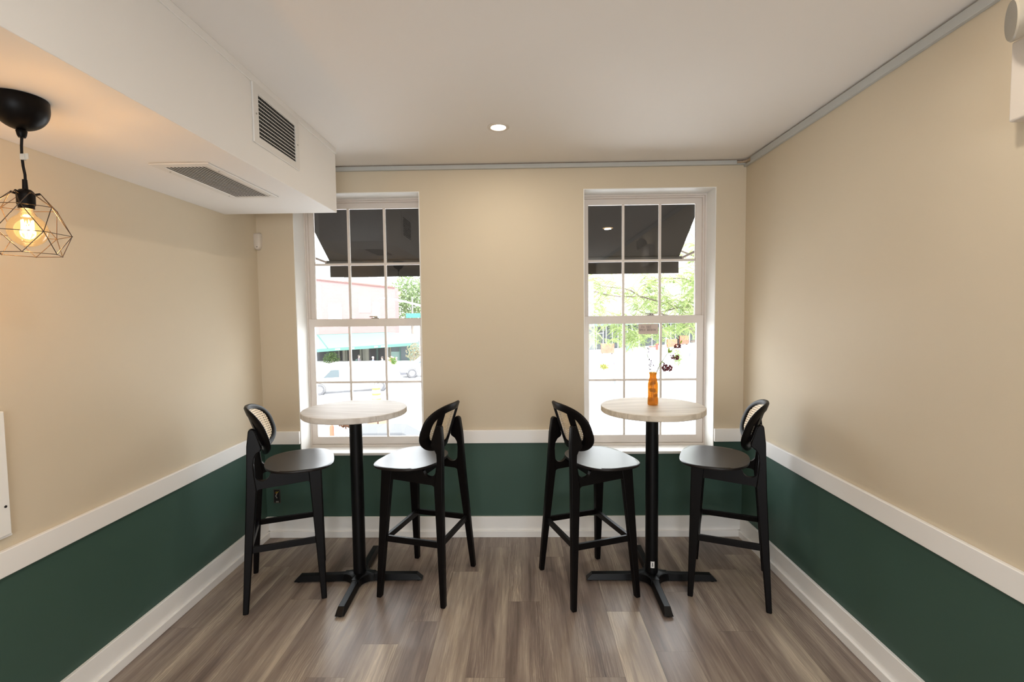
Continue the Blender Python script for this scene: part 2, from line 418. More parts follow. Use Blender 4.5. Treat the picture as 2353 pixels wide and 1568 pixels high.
def window(name, W, cx):
    root = bpy.data.objects.new(name, None); link(root); root['kind'] = 'structure'
    x0, x1 = W; z0, z1 = WZ
    bm = BM(); t = .006                                       # painted lining of the opening
    ring(bm, x0, x1, z0, z1, t, t, t, t, D-.003, D+.19)
    obj('reveal', bm, M_reveal, root, bevel=.0015)
    bm = BM(); box(bm, (x0, D-.012, z0-.012), (x1, D+.10, z0+.008)); obj('sill', bm, M_reveal, root, bevel=.004)
    fy = D + .155                                              # room face of the frame
    bm = BM(); ring(bm, x0+t, x1-t, z0+t, z1-t, .020, .020, .022, .022, fy+.02, D+.25)
    ring(bm, x0+t, x1-t, z0+t, z1-t, .010, .010, .018, .012, fy, fy+.022)
    obj('window_frame', bm, M_sash, root, bevel=.002)
    g = .400; gm = .137
    sx0, sx1 = cx - .452, cx + .452
    def sash(y0, y1, zb, zt, gb, gt, zm, latch):
        bm = BM(); ring(bm, sx0, sx1, zb, zt, cx-g-sx0, sx1-cx-g, gb-zb, zt-gt, y0, y1)
        s = obj('sash', bm, M_sash, root, bevel=.003)
        bm = BM()
        for mxp in (cx-gm, cx+gm): box(bm, (mxp-.0085, y0+.006, gb), (mxp+.0085, y1-.004, gt))
        box(bm, (cx-g, y0+.0055, zm-.0085), (cx+g, y1-.0045, zm+.0085))
        obj('muntin', bm, M_sash, s, bevel=.002)
        bm = BM()
        ym = (y0+y1)/2 + .003
        vs = [bm.verts.new(p) for p in ((cx-g, ym, gb), (cx+g, ym, gb), (cx+g, ym, gt), (cx-g, ym, gt))]; bm.faces.new(vs)
        obj('pane', bm, M_glass, s, smooth=False)
    sash(fy+.045, fy+.075, 1.560, 2.470, 1.600, 2.428, 2.013, 0)
    sash(fy+.010, fy+.040, .640, 1.600, .699, 1.541, 1.117, 1)
    lt = BM()
    box(lt, (cx-.028+.06, fy+.014, 1.600), (cx+.028+.06, fy+.036, 1.606))
    lathe(lt, [(.013, 0), (.013, .008), (.009, .012)], (cx+.066, fy+.025, 1.606), 16)
    box(lt, (cx+.066-.048, fy+.018, 1.610), (cx+.066, fy+.028, 1.618))
    lo = obj('latch', lt, M_steel, root, bevel=.002)
    return root
w1 = window('window_1', W1, -1.162)
w2 = window('window_2', W2, .911)

# handwritten notice taped on the pane of the right window
sg = thing('paper_sign', 'small paper notice handwritten Do Not Open Window taped to the right window', 'sign', (.911+.040, D+.150, 1.500))
bm = BM(); box(bm, (-.073, .0120, -.038), (.073, .0126, .038))
obj('paper', bm, mat('pinkish_paper', (.62, .52, .48), .8, var=.03), sg, smooth=False)
LET = {'D': [[(0,0),(0,1),(.45,.85),(.6,.5),(.45,.12),(0,0)]], 'O': [[(.3,0),(.05,.25),(.03,.7),(.3,1),(.57,.75),(.57,.3),(.3,0)]],
       'o': [[(.3,0),(.08,.2),(.1,.5),(.3,.6),(.5,.45),(.5,.15),(.3,0)]], 'N': [[(0,0),(.05,1),(.5,0),(.58,1)]], 'T': [[(0,1),(.6,.95)],[(.3,1),(.28,0)]],
       'P': [[(0,0),(.02,1),(.5,.9),(.5,.55),(.02,.45)]], 'E': [[(.5,1),(0,.97),(0,0),(.52,.03)],[(0,.5),(.4,.52)]],
       'W': [[(0,1),(.15,0),(.32,.7),(.5,0),(.65,1)]], 'I': [[(.1,0),(.12,1)]]}
def write(bm, s, x, z, h, adv, y):
    for ch in s:
        if ch != ' ':
            for st in LET[ch]: tube(bm, [(x + px*h*.95, y, z + pz*h) for px, pz in st], .0008, 5)
        x += adv*(.45 if ch == 'I' else 1)*h
bm = BM(); write(bm, 'Do NOT', -.050, .010, .014, .88, .0108); tube(bm, [(-.012, .0108, .006), (.020, .0108, .007)], .0008, 5)
write(bm, 'OPEN WINDOW', -.068, -.014, .014, .86, .0108)
obj('handwriting', bm, mat('pencil_ink', (.12, .10, .09), .8), sg)

# ------------------------------------------------------------------ bar stools
def lat(z): return .231 - .1*z
OUT_R = lambda z: -.2135 + .0435*min(z, .66)/.66 + .004*max(0, z-.66)/.33   # outer edge of a rear leg
def side_part(poly, s, th, name, parent, bevel=.006):
    bm = BM()
    prism(bm, poly, lambda f, z: (f, s*(lat(z)-th/2), z), lambda f, z: (f, s*(lat(z)+th/2), z))
    return obj(name, bm, M_black, parent, bevel=bevel, seg=3)
def rr(a, b, n):
    return [(a[0]+(b[0]-a[0])*i/n, a[1]+(b[1]-a[1])*i/n) for i in range(n+1)]

def shell_pt(u, v, t=0):
    k = 1.9; ti = -.33; bx, bz = -.146, .969
    n = Vector((1, -2*k*u, -ti)).normalized()
    return Vector((bx + ti*v + k*u*u, u, bz + v)) + t*n
def sup(a, W, H, n):
    c, s = math.cos(a), math.sin(a)
    return (W*math.copysign(abs(c)**(2/n), c), H*math.copysign(abs(s)**(2/n), s))

def make_stool():
    root = thing('bar_stool', 'x', 'bar stool', (0, 0, 0), 0, 'black cane backed bar stools at the two high tables')
    # seat: thin dished plywood
    bm = BM(); n = 64; cxs = .083; L_ = .187; W_ = .240
    def outl(k, sc):
        a = 2*PI*k/n; X, Y = sup(a, L_, W_, 3.5 if math.cos(a) > 0 else 2.5)
        # straighter front, rounder and slightly narrower back
        Y *= 1 - .10*max(0, -X/L_)**1.5
        X += .012*(1-(Y/W_)**2) if X > 0 else 0
        return cxs + X*sc, Y*sc
    def zt(x, y): 
        u = (x-cxs)/L_; w_ = y/W_
        return .759 - .006*(1-min(1, u*u))*(1-min(1, w_*w_)) + .004*max(0, -u)**2 - .004*max(0, u)**3
    scs = (1.0, .992, .9, .7, .45, .2)
    rings = []
    for sc in reversed(scs): rings.append([( *outl(k, sc), zt(*outl(k, sc)) - (.003 if sc == 1.0 else 0)) for k in range(n)])
    rings.append([( *outl(k, .99), .746) for k in range(n)]); rings.append([( *outl(k, .93), .742) for k in range(n)]); rings.append([( *outl(k, .3), .742) for k in range(n)])
    loft(bm, rings); obj('seat', bm, M_seat, root, angle=60)
    for s in (1, -1):
        # front leg, splayed and tapering
        poly = [(.1855, 0), (.2145, 0), (.2065, .735), (.2025, .744), (.135, .744), (.142, .66)]
        side_part(poly, s, .034, 'leg', root)
        # rear leg runs on up as the back post with a rounded top
        poly = [(-.1855, 0), (-.130, .66), (-.140, .74), (-.1435, .79), (-.139, .835), (-.127, .858), (-.106, .871), (-.100, .885), (-.129, .978)] + arc(-.1500, .979, .0175, 15, 170, 7) + [(-.1765, .90), (-.1830, .66), (-.2140, 0)]
        side_part(poly, s, .034, 'leg', root)
        # curved side rail under the seat with the round notch in front of the post
        top = [(.165, .744), (-.050, .744), (-.062, .736)]
        notch = arc(-.1, .744, .038, -20, -160, 10) + [(-.1385, .752), (-.1425, .80)]
        back = [(-.160, .80), (-.160, .60), (-.139, .60)]
        under = [(-.1335, .640)] + arc(-.112, .640, .0225, 175, 95, 5) + [(.125, .6755)] + arc(.128, .658, .0175, 80, 5, 5) + [(.149, .60), (.175, .60)]
        poly = top + notch + back + under
        side_part(poly, s, .026, 'seat_rail', root, .005)
        # lower side stretcher
        z0, z1 = .318, .352
        poly = [(-.17, z0), (.17, z0), (.17, z1), (-.17, z1)]
        side_part(poly, s, .018, 'stretcher', root, .003)
    bm = BM(); box(bm, (.160, -lat(.33)+.005, .318), (.182, lat(.33)-.005, .352)); obj('stretcher', bm, M_black, root, bevel=.003)
    bm = BM(); box(bm, (-.183, -lat(.33)+.005, .318), (-.164, lat(.33)-.005, .352)); obj('stretcher', bm, M_black, root, bevel=.003)
    bm = BM(); box(bm, (.155, -.155, .695), (.178, .155, .7425)); obj('cross_rail', bm, M_black, root, bevel=.003)
    bm = BM(); box(bm, (-.055, -.150, .700), (-.033, .150, .7425)); obj('cross_rail', bm, M_black, root, bevel=.003)
    # backrest: bent oval frame, cane in front, two upright members behind the cane
    bm = BM(); n = 72
    Wo, Ho, Wi, Hi = .203, .139, .172, .109; Wb, Hb = .153, .096
    def rg(W, H, e, t, dv=0):
        out = []
        for k in range(n):
            u, v = sup(2*PI*k/n, W, H, e); out.append(shell_pt(u, v + dv, t))
        return out
    rings = [rg(Wi, Hi, 2.8, .006), rg(Wi+.003, Hi+.003, 2.8, .009), rg(Wo-.006, Ho-.006, 2.7, .009), rg(Wo, Ho, 2.7, .004),
             rg(Wo, Ho, 2.7, -.005), rg(Wo-.006, Ho-.006, 2.7, -.010), rg(Wb+.003, Hb+.003, 2.7, -.010), rg(Wb, Hb, 2.7, -.006), rg(Wb, Hb, 2.7, .003), rg(Wi, Hi, 2.8, .003), rg(Wi, Hi, 2.8, .006)]
    loft(bm, rings, cap=False); bmesh.ops.remove_doubles(bm, verts=bm.verts, dist=1e-5)
    br = obj('backrest', bm, M_black, root, angle=50)
    bm = BM(); uvl = bm.loops.layers.uv.new('UVMap'); m_ = 14
    rows = []
    rows.append([bm.verts.new(shell_pt(0, 0, .0055))])
    info = {rows[0][0]: (0, 0)}
    for j in range(1, m_+1):
        row = []
        for k in range(n):
            u, v = sup(2*PI*k/n, (Wi-.0002)*j/m_, (Hi-.0002)*j/m_, 2.8)
            vt = bm.verts.new(shell_pt(u, v, .0055)); info[vt] = (u, v); row.append(vt)
        rows.append(row)
    fs = []
    for k in range(n):
        fs.append(bm.faces.new((rows[0][0], rows[1][k], rows[1][(k+1) % n])))
        for j in range(1, m_): fs.append(bm.faces.new((rows[j][k], rows[j+1][k], rows[j+1][(k+1) % n], rows[j][(k+1) % n])))
    for f in fs:
        for l in f.loops: l[uvl].uv = info[l.vert]
    obj('cane_panel', bm, M_cane, br)
    for s in (1, -1):
        bm = BM(); rings = []
        for i in range(13):
            v = -.103 + .206*i/12
            w0, w1_ = .088*s, .124*s
            rings.append([shell_pt(w0, v, .003), shell_pt(w1_, v, .003), shell_pt(w1_, v, -.0098), shell_pt(w0, v, -.0098)])
        loft(bm, rings); obj('upright', bm, M_black, br, bevel=.002)
    return root

stool = make_stool()
poses = [(-1.423, 2.833, 22.7, 'black bar stool against the left wall, facing the vaseless table'),
         (-.576, 2.878, 164.6, 'black bar stool with its back to the room centre, at the vaseless table'),
         (.381, 2.855, 19.8, 'black bar stool with its back to the room centre, at the vase table'),
         (1.229, 2.850, 156.7, 'black bar stool against the right wall, facing the table with the orange vase')]
for i, (x, y, a, lb) in enumerate(poses):
    o = stool if i == 0 else copy_tree(stool)
    o.location = (x, y, 0); o.rotation_euler = (0, 0, math.radians(a)); o['label'] = lb

# ------------------------------------------------------------------ tables
def make_table(x, y, r, zt, mt, rot, label, sticker):
    t = thing('bar_table', label, 'table', (x, y, 0), 0, 'round high tables between the bar stools')
    th = .034
    bm = BM(); lathe(bm, [(r-.004, zt-th), (r, zt-th+.004), (r, zt-.003), (r-.003, zt)], (0, 0, 0), 96)
    obj('tabletop', bm, mt, t, angle=30)
    bm = BM(); lathe(bm, [(.0375, .055), (.0375, zt-th-.008)], n=36); obj('column', bm, M_metal, t)
    bm = BM(); box(bm, (-.12, -.028, zt-th-.010), (.12, .028, zt-th)); box(bm, (-.028, -.12, zt-th-.0098), (.028, .12, zt-th-.0002)); obj('mounting_plate', bm, M_metal, t, bevel=.002)
    # four armed foot: webbed hub and arms with sloping chamfered ends
    bm = BM(); R = .075; w = .026; out = []
    for q in range(4):
        a0 = q*PI/2
        for (px, py) in arc(w+R, w+R, R, 270, 180, 8):
            out.append((px*math.cos(a0) - py*math.sin(a0), px*math.sin(a0) + py*math.cos(a0)))
    hub = [bm.verts.new((px, py, .010)) for px, py in out]
    up = [bm.verts.new((px*.93, py*.93, .052)) for px, py in out]
    up2 = [bm.verts.new((px*.45, py*.45, .060)) for px, py in out]
    n = len(out)
    bm.faces.new(hub[::-1]); bm.faces.new(up2)
    for i in range(n):
        j = (i+1) % n
        bm.faces.new((hub[i], hub[j], up[j], up[i])); bm.faces.new((up[i], up[j], up2[j], up2[i]))
    hubo = obj('base', bm, M_metal, t, bevel=.003)
    hubo.rotation_euler = (0, 0, rot)
    for q, L_ in enumerate((.385, .395, .395, .375)):
        bm = BM()
        def sec(d, zb, zt_, wb, wt): return [(d, -wb, zb), (d, wb, zb), (d, wt, zt_), (d, -wt, zt_)]
        rings = [sec(.09, .010, .051, .026, .019), sec(.14, .010, .048, .026, .018), sec(L_-.035, .009, .045, .027, .017)]
        e = [(L_, -.027, .009), (L_, .027, .009), (L_-.006, .020, .016), (L_-.006, -.020, .016)]
        loft(bm, rings + [e])
        a = obj('leg', bm, M_metal, t, bevel=.003); a.rotation_euler = (0, 0, rot + q*PI/2)
        bm = BM(); lathe(bm, [(.014, 0), (.014, .010)], (L_-.025, 0, 0), 16); g = obj('foot_glide', bm, M_metal, a)
    if sticker:
        bm = BM()
        def curved(z0, z1, a0, a1, r, m=8, mi=0):
            A = [bm.verts.new((r*math.sin(a0+(a1-a0)*i/m), -r*math.cos(a0+(a1-a0)*i/m), z0)) for i in range(m+1)]
            B = [bm.verts.new((r*math.sin(a0+(a1-a0)*i/m), -r*math.cos(a0+(a1-a0)*i/m), z1)) for i in range(m+1)]
            for i in range(m): bm.faces.new((A[i], A[i+1], B[i+1], B[i])).material_index = mi
        curved(.094, .134, -.40, .20, .0379)
        st = obj('sticker', bm, mat('white_label', (.8, .78, .76), .5), t)
        bm = BM(); curved(.110, .127, -.155, -.045, .0382)
        A = [(-.25, .110), (.05, .110), (-.10, .1015)]
        vs = [bm.verts.new((.0382*math.sin(a), -.0382*math.cos(a), z)) for a, z in A]; bm.faces.new(vs)
        obj('arrow_mark', bm, mat('black_print', (.01, .01, .01), .6), st, smooth=False)
        bm = BM(); box(bm, (-.012, -.046, zt-th-.020), (.012, -.0385, zt-th-.010)); obj('bracket', bm, M_steel, t, bevel=.001)
    return t
T1 = make_table(-1.002, 2.878, .3045, 1.0655, tabletop_mat('reflection_whitened_table_wood', (.50, .47, .44), (.66, .64, .615), .12), .03,  # wood tone whitened, window reflection put into the colour
    'round high bar table with bare pale top, by the left window', False)
T2 = make_table(.776, 2.878, .3010, 1.0675, tabletop_mat('limed_table_wood', (.47, .41, .335), (.66, .60, .51), -.10), -.02,
    'round high bar table carrying the orange vase, by the right window', True)

# ------------------------------------------------------------------ camera (17 mm, on the room's long axis)
P_, Y_, R_, F_, H_ = 0.0537010590, 0.0186708398, -0.0112141869, 1115.7717668, 1.616
fw = Vector((-math.sin(Y_)*math.cos(P_), math.cos(Y_)*math.cos(P_), -math.sin(P_)))
rt = Vector((math.cos(Y_), math.sin(Y_), 0)); upv = rt.cross(fw)
rt2 = math.cos(R_)*rt + math.sin(R_)*upv; up2 = -math.sin(R_)*rt + math.cos(R_)*upv
cam = bpy.data.objects.new('camera', bpy.data.cameras.new('camera')); link(cam)
cam.data.sensor_width = 36; cam.data.lens = F_/2353*36; cam.data.clip_start = .05; cam.data.clip_end = 400
M = Matrix((rt2, up2, -fw)).transposed().to_4x4(); M.translation = (0, 0, H_); cam.matrix_world = M
SC.camera = cam
def at(x, y, Y):
    """point at distance Y down the room axis seen in the direction of photo pixel x, y"""
    d = (x-1176.5)/F_*rt2 - (y-784)/F_*up2 + fw
    return Vector((0, 0, H_)) + d*(Y/d.y)
#PART2
# ------------------------------------------------------------------ vase and flowers
VC = Vector((.787, 2.905, 1.0675))
v = thing('bud_vase', 'amber orange frosted glass bottle vase on the right table', 'vase', VC)
M_amber = amber_mat()
bm = BM()
prof = [(.0005, .0), (.026, .0), (.0305, .004), (.0305, .03), (.0290, .06), (.0300, .10), (.0295, .128), (.0245, .150), (.0205, .166), (.0200, .178), (.0225, .190), (.0238, .196),
        (.0225, .196), (.0190, .182), (.0190, .166), (.0230, .148), (.0275, .126), (.0275, .01), (.0005, .008)]
lathe(bm, prof, n=48, cap=False); obj('glass_body', bm, M_amber, v, angle=60)
M_stem = mat('flower_stem_green', (.16, .22, .06), .5); M_leafg = leaf_mat('flower_leaf_green', (.25, .38, .06), (.34, .5, .1), .4)
M_berry = mat('burgundy_buds', (.13, .022, .035), .6, var=.4, scale=200)
M_lav = mat('lavender_florets', (.17, .11, .22), .7, var=.3, scale=120); M_gyp = mat('white_tiny_blossoms', (.42, .42, .47), .7)
def vp(x, y, dy=0): return at(x, y, VC.y + dy) - VC
def leaf(bm, p, d, L_, W_, up=Vector((0, -1, .3))):
    d = d.normalized(); s = d.cross(up).normalized(); nrm = s.cross(d)
    prev = None
    for i in range(7):
        t = i/6; w = W_*math.sin(PI*min(1, t*.96+.04))**.8; c = p + d*L_*t - nrm*L_*.18*t*t
        cur = [bm.verts.new(c - s*w/2), bm.verts.new(c + nrm*w*.12), bm.verts.new(c + s*w/2)]
        if prev:
            bm.faces.new((prev[0], prev[1], cur[1], cur[0])); bm.faces.new((prev[1], prev[2], cur[2], cur[1]))
        prev = cur
br = thing('flower_branch', 'leafy green branch with burgundy flower clusters leaning right out of the orange vase', 'flower', VC)
bm = BM(); main = [(.006, 0, .012), (.001, 0, .09), (.004, 0, .18), vp(1508, 858), vp(1517, 838), vp(1532, 815), vp(1545, 803), vp(1560, 792), vp(1566, 787)]
tube(bm, main, [.0022]*5 + [.0019, .0017, .0014, .001], 8); obj('stem', bm, M_stem, br)
def cluster(cx, cy, r, n, dy, base):
    c = vp(cx, cy, dy); bm = BM()
    for i in range(n):
        a = random.random()*2*PI; h = random.uniform(-.75, .8); rad = math.sqrt(1-h*h)*random.uniform(.75, 1)
        p = c + Vector((rad*math.cos(a)*r*1.15, rad*math.sin(a)*r, h*r*.85)); ball(bm, p, r*random.uniform(.15, .22), 1)
        if i % 3 == 0: tube(bm, [vp(*base, dy*.3), (vp(*base, dy*.3)+p)*.5 + Vector((0, 0, -.002)), p], .0005, 4, mi=0)
    obj('flower_cluster', bm, M_berry, br)
cluster(1533, 846, .026, 90, -.012, (1525, 833)); cluster(1551, 822, .020, 55, .006, (1538, 816)); cluster(1557, 796, .018, 60, 0, (1554, 800))
for (x, y, dx, dy_, L_, W_) in ((1535, 811, 8, -4, .030, .016), (1536, 812, 2, -14, .034, .013), (1563, 790, 4, -7, .024, .010), (1520, 833, -7, 9, .020, .009), (1520, 832, 10, 3, .018, .008), (1552, 800, -3, -9, .016, .008)):
    bm = BM(); p = vp(x, y); leaf(bm, p, vp(x+dx, y+dy_, -.004) - p, L_, W_); obj('leaf', bm, M_leafg, br)
for (z, a) in ((.05, .5), (.08, 2.4), (.12, 1.2), (.14, 4), (.035, 3.3), (.10, 5.2)):
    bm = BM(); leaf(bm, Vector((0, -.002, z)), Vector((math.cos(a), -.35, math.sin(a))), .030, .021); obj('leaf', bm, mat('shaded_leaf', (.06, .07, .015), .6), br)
lv = thing('lavender_sprig', 'dark purple lavender sprig standing upright in the orange vase', 'flower', VC)
bm = BM(); tube(bm, [(-.006, .004, .012), (-.006, .003, .17), vp(1497, 856), vp(1494, 835), vp(1487, 815), vp(1489, 798)], .0009, 6); obj('stem', bm, M_stem, lv)
for (x, y, r, k) in ((1490, 802, .006, 14), (1491, 808, .006, 10), (1493, 815, .003, 3), (1494, 828, .008, 16), (1496, 834, .008, 18), (1495, 841, .008, 16), (1502, 840, .006, 10), (1494, 849, .006, 10)):
    bm = BM(); c = vp(x, y, .005)
    for i in range(k): ball(bm, c + Vector([random.uniform(-r, r) for _ in range(3)]), random.uniform(.0014, .0028), 1)
    f_ = obj('floret_cluster', bm, M_lav, lv, angle=70)
gs = thing('green_sprig', 'pale green feathery sprig leaning left in the orange vase', 'flower', VC)
bm = BM(); tube(bm, [(-.010, -.004, .02), (-.009, -.003, .18), vp(1492, 850), vp(1489, 822), vp(1482, 805), vp(1479, 790)], .0008, 6); obj('stem', bm, M_stem, gs)
bm = BM()
for i in range(12):
    t = i/11; p = vp(1489-10*t, 822-32*t); 
    for s_ in (-1, 1): leaf(bm, p, Vector((s_*.8, 0, .8)), .010, .003)
obj('leaf', bm, leaf_mat('sprig_leaf', (.45, .6, .3), (.55, .68, .38)), gs)
bb = thing('babys_breath', "airy white baby's breath blossoms around the mouth of the orange vase", 'flower', VC)
bm = BM(); pts = []
for i in range(240):
    c = Vector((.052, -.01, .225)) if i % 2 else Vector((-.01, .01, .235))
    a = random.random()*2*PI; h = random.uniform(-1, 1); rr_ = .052*random.uniform(.6, 1); q_ = math.sqrt(1-h*h)
    p = c + Vector((q_*math.cos(a), q_*math.sin(a)*.6, h))*rr_
    pts.append(p); ball(bm, p, random.uniform(.0010, .0019), 1)
obj('blossom', bm, M_gyp, bb, angle=80)
bm = BM()
for p in pts[::3]: tube(bm, [(0, 0, .19), (p + Vector((0, 0, .19)))*.5 + Vector((0, 0, -.01)), p], .0003, 4)
obj('twig', bm, mat('thin_pale_twigs', (.42, .46, .36), .7), bb)

# ------------------------------------------------------------------ ceiling and wall fittings
dl = thing('recessed_downlight', 'small round white recessed downlight glowing in the ceiling', 'ceiling light', (-.116, 2.805, ZC))
bm = BM(); lathe(bm, [(.040, 0), (.062, 0), (.062, -.003), (.056, -.006), (.044, -.005), (.040, -.001)], n=48, cap=False)
obj('trim_ring', bm, M_plasticw, dl)
bm = BM(); lathe(bm, [(.0005, -.0025), (.036, -.0025), (.040, -.001), (.0405, 0)], n=40, cap=False); obj('lens', bm, emit_mat('downlight_lens', (1, .93, .84), 14), dl)
dl2 = copy_tree(dl); dl2.children[1].data = dl2.children[1].data.copy(); dl2.children[1].data.materials[0] = emit_mat('warm_downlight_lens', (1, .66, .32), 5); dl2.location = (1.09, 1.29, ZC); dl2['label'] = 'white recessed downlight in the ceiling near the emergency light, mirrored in the right window'

def register(name, label, loc, rz, vertical, parts):
    return None
vs_ = thing('wall_register', 'white rectangular louvred air register on the side of the soffit', 'vent', (DX, 2.37, 2.515))
bm = BM(); pframe(bm, (-.222, .218, -.128, .135), (-.178, .177, -.094, .093), lambda a, b: (0, a, b), lambda a, b: (.008, a, b)); obj('frame', bm, M_grille, vs_, bevel=.003)
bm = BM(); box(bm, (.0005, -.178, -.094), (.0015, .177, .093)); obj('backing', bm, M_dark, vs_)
for i in range(11):
    z = -.086 + i*.0172
    bm = BM(); v4 = [(.0078, z), (.0078, z+.0032), (.0050, z+.0065), (.0044, z+.0045)]
    prism(bm, v4, lambda a, b: (a, -.177, b), lambda a, b: (a, .176, b)); obj('louvre', bm, M_grille, vs_, smooth=False)
bm = BM()
for i in range(26):
    y = -.170 + i*.0136; box(bm, (.0016, y, -.094), (.0026, y+.0020, .093))
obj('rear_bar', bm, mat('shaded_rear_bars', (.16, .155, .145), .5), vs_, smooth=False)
for y in (-.200, .197):
    bm = BM(); lathe(bm, [(.004, 0), (.004, .002), (.002, .003)], n=12, M=Matrix.Rotation(PI/2, 3, 'Y'), c=(.008, y, .0)); obj('screw', bm, M_steel, vs_)

cr = thing('ceiling_register', 'white slatted air register with dark slots on the underside of the soffit', 'vent', (-1.45, 2.38, DZ))
bm = BM(); pframe(bm, (-.13, .13, -.305, .30), (-.092, .092, -.262, .268), lambda a, b: (a, b, 0), lambda a, b: (a, b, -.007)); obj('frame', bm, M_grille, cr, bevel=.003)
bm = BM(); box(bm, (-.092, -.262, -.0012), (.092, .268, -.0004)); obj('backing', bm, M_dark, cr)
for i in range(12):
    x = -.090 + i*.0158
    bm = BM(); box(bm, (x, -.262, -.0064), (x+.0046, .268, -.0054)); obj('slat', bm, M_grille, cr, smooth=False)
for (x, y) in ((.110, -.20), (.110, .24), (-.110, -.20), (-.110, .24)):
    bm = BM(); lathe(bm, [(.0035, -.007), (.0035, -.0085), (.0018, -.009)], n=12, c=(x, y, 0)); obj('screw', bm, M_steel, cr)

# motion detector
md = thing('motion_detector', 'small white rounded motion detector in the far left corner', 'sensor', (-1.873, D, 2.158))
bm = BM(); out = []
w_, h_ = .026, .060
pl = [(-w_, h_-.006), (-w_+.006, h_), (w_-.006, h_), (w_, h_-.006)] + [(w_*math.cos(a), -h_+.034+ .034*math.sin(a)) for a in [-.0-i*PI/12 for i in range(13)]]
rings = [[(x, -.0, z) for x, z in pl], [(x, -.022, z) for x, z in pl], [(x*.9, -.034, z*.94) for x, z in pl], [(x*.6, -.040, z*.8) for x, z in pl]]
loft(bm, rings); obj('housing', bm, M_plasticw, md, angle=50)
bm = BM(); box(bm, (.005, -.043, -.042), (.010, -.037, -.036)); obj('indicator', bm, M_dark, md)

# open outlet box in the green wall
ob = thing('outlet_box', 'open electrical box with capped wires in the green wall behind the left stool', 'outlet', (-1.809, D, .301))
bm = BM(); fr_ = lambda b, x0, x1, z0, z1, y0, y1: box(b, (x0, y0, z0), (x1, y1, z1))
fr_(bm, -.025, -.021, -.052, .052, -.005, .0); fr_(bm, .021, .025, -.052, .052, -.005, 0); fr_(bm, -.021, .021, .048, .052, -.005, 0); fr_(bm, -.021, .021, -.052, -.048, -.005, 0)
obj('box_rim', bm, mat('worn_box_rim', (.10, .095, .08), .5, metal=.4), ob)
bm = BM(); box(bm, (-.021, -.0012, -.048), (.021, -.0002, .048)); obj('cavity', bm, M_dark, ob)
for (c, pts) in (((.35, .28, .02), [(-.006, -.004, .034), (.004, -.010, .028), (.012, -.004, .036)]), ((.4, .38, .36), [(.002, -.004, .024), (-.006, -.010, .004), (.0, -.004, -.014)]), ((.30, .10, .01), [(-.012, -.004, .026), (-.004, -.009, .022), (.006, -.005, .028)])):
    bm = BM(); tube(bm, pts, .0028, 6); obj('wire', bm, mat('wire_insulation', c, .5), ob)
bm = BM(); box(bm, (-.010, -.004, -.047), (.012, -.0012, -.036)); obj('clamp', bm, M_steel, ob, bevel=.001)

# access panel at the left edge
ap = thing('access_panel', 'white wall panel with one dark screw at the left edge above the chair rail', 'panel', (XL, 1.53, 1.03))
bm = BM(); box(bm, (.0, -.175, -.192), (.022, .172, .26)); obj('panel_cover', bm, M_reveal, ap, bevel=.004)
bm = BM(); box(bm, (.0, -.18, -.202), (.012, .182, -.193)); obj('panel_lip', bm, M_trim, ap, bevel=.002)
bm = BM(); lathe(bm, [(.0045, 0), (.0045, .002), (.002, .003)], n=12, M=Matrix.Rotation(PI/2, 3, 'Y'), c=(.022, .155, -.085)); obj('screw', bm, M_dark, ap)

# emergency light on the right wall
el = thing('emergency_light', 'white emergency light unit with round lamp heads at the top right', 'emergency light', (XR, 1.40, 2.32))
bm = BM(); box(bm, (-.065, -.17, -.125), (0, .175, .118)); obj('housing', bm, M_plasticw, el, bevel=.008, seg=3)
def head(c, nrm):
    nrm = Vector(nrm).normalized(); q_ = Vector((0, 0, 1)).rotation_difference(nrm).to_matrix()
    bm = BM(); lathe(bm, [(.0005, -.075), (.028, -.072), (.044, -.05), (.056, -.012), (.058, 0), (.054, .004)], n=36, M=q_, c=c, cap=False)
    h = obj('lamp_head', bm, mat('silver_grey_lamp_housing', (.40, .36, .29), .4), el, angle=50)
    bm = BM(); lathe(bm, [(.0005, .001), (.03, .003), (.054, .004)], n=36, M=q_, c=c, cap=False)
    obj('lens', bm, mat('grey_lamp_lens', (.22, .20, .165), .25), h)
    bm = BM(); tube(bm, [Vector(c) - nrm*.05, Vector(c) - nrm*.06 + Vector((.03, 0, -.02)), (-.035, c[1], .11)], .012, 12); obj('swivel', bm, M_plasticw, h)
head((-.140, .095, .140), (-.86, .50, -.06)); head((-.135, -.115, .140), (-.90, -.35, -.1))

# ------------------------------------------------------------------ pendant lamp
PX, PY = -1.487, 1.457
pn = thing('pendant_lamp', 'black wire cage pendant lamp with a glowing globe bulb under the soffit', 'pendant lamp', (PX, PY, DZ))
bm = BM(); lathe(bm, [(.065, 0), (.067, -.004)] + [(.0675*math.cos(a), -.024-.070*math.sin(a)) for a in [i*PI/2*.9/14 for i in range(15)]] + [(.0135, -.097), (.011, -.110), (.0085, -.116), (.0005, -.116)], n=56, cap=False)
obj('canopy', bm, M_black, pn, angle=60)
bm = BM(); tube(bm, [(0, 0, -.112), (-.003, 0, -.14), (-.004, 0, -.17), (-.002, 0, -.20), (.002, 0, -.225), (.002, 0, -.25)], .0035, 10); obj('cord', bm, M_black, pn)
bm = BM(); box(bm, (-.007, -.004, -.182), (.007, .004, -.164)); box(bm, (.006, -.001, -.180), (.016, .001, -.162)); obj('cable_tie', bm, mat('clear_tape', (.55, .55, .52), .25), pn, bevel=.001)
bm = BM(); lathe(bm, [(.0005, -.240), (.006, -.240), (.007, -.268), (.014, -.270), (.020, -.277), (.022, -.288), (.0215, -.315), (.019, -.317), (.019, -.327), (.0005, -.327)], n=32, cap=False)
obj('socket', bm, M_black, pn, angle=50)
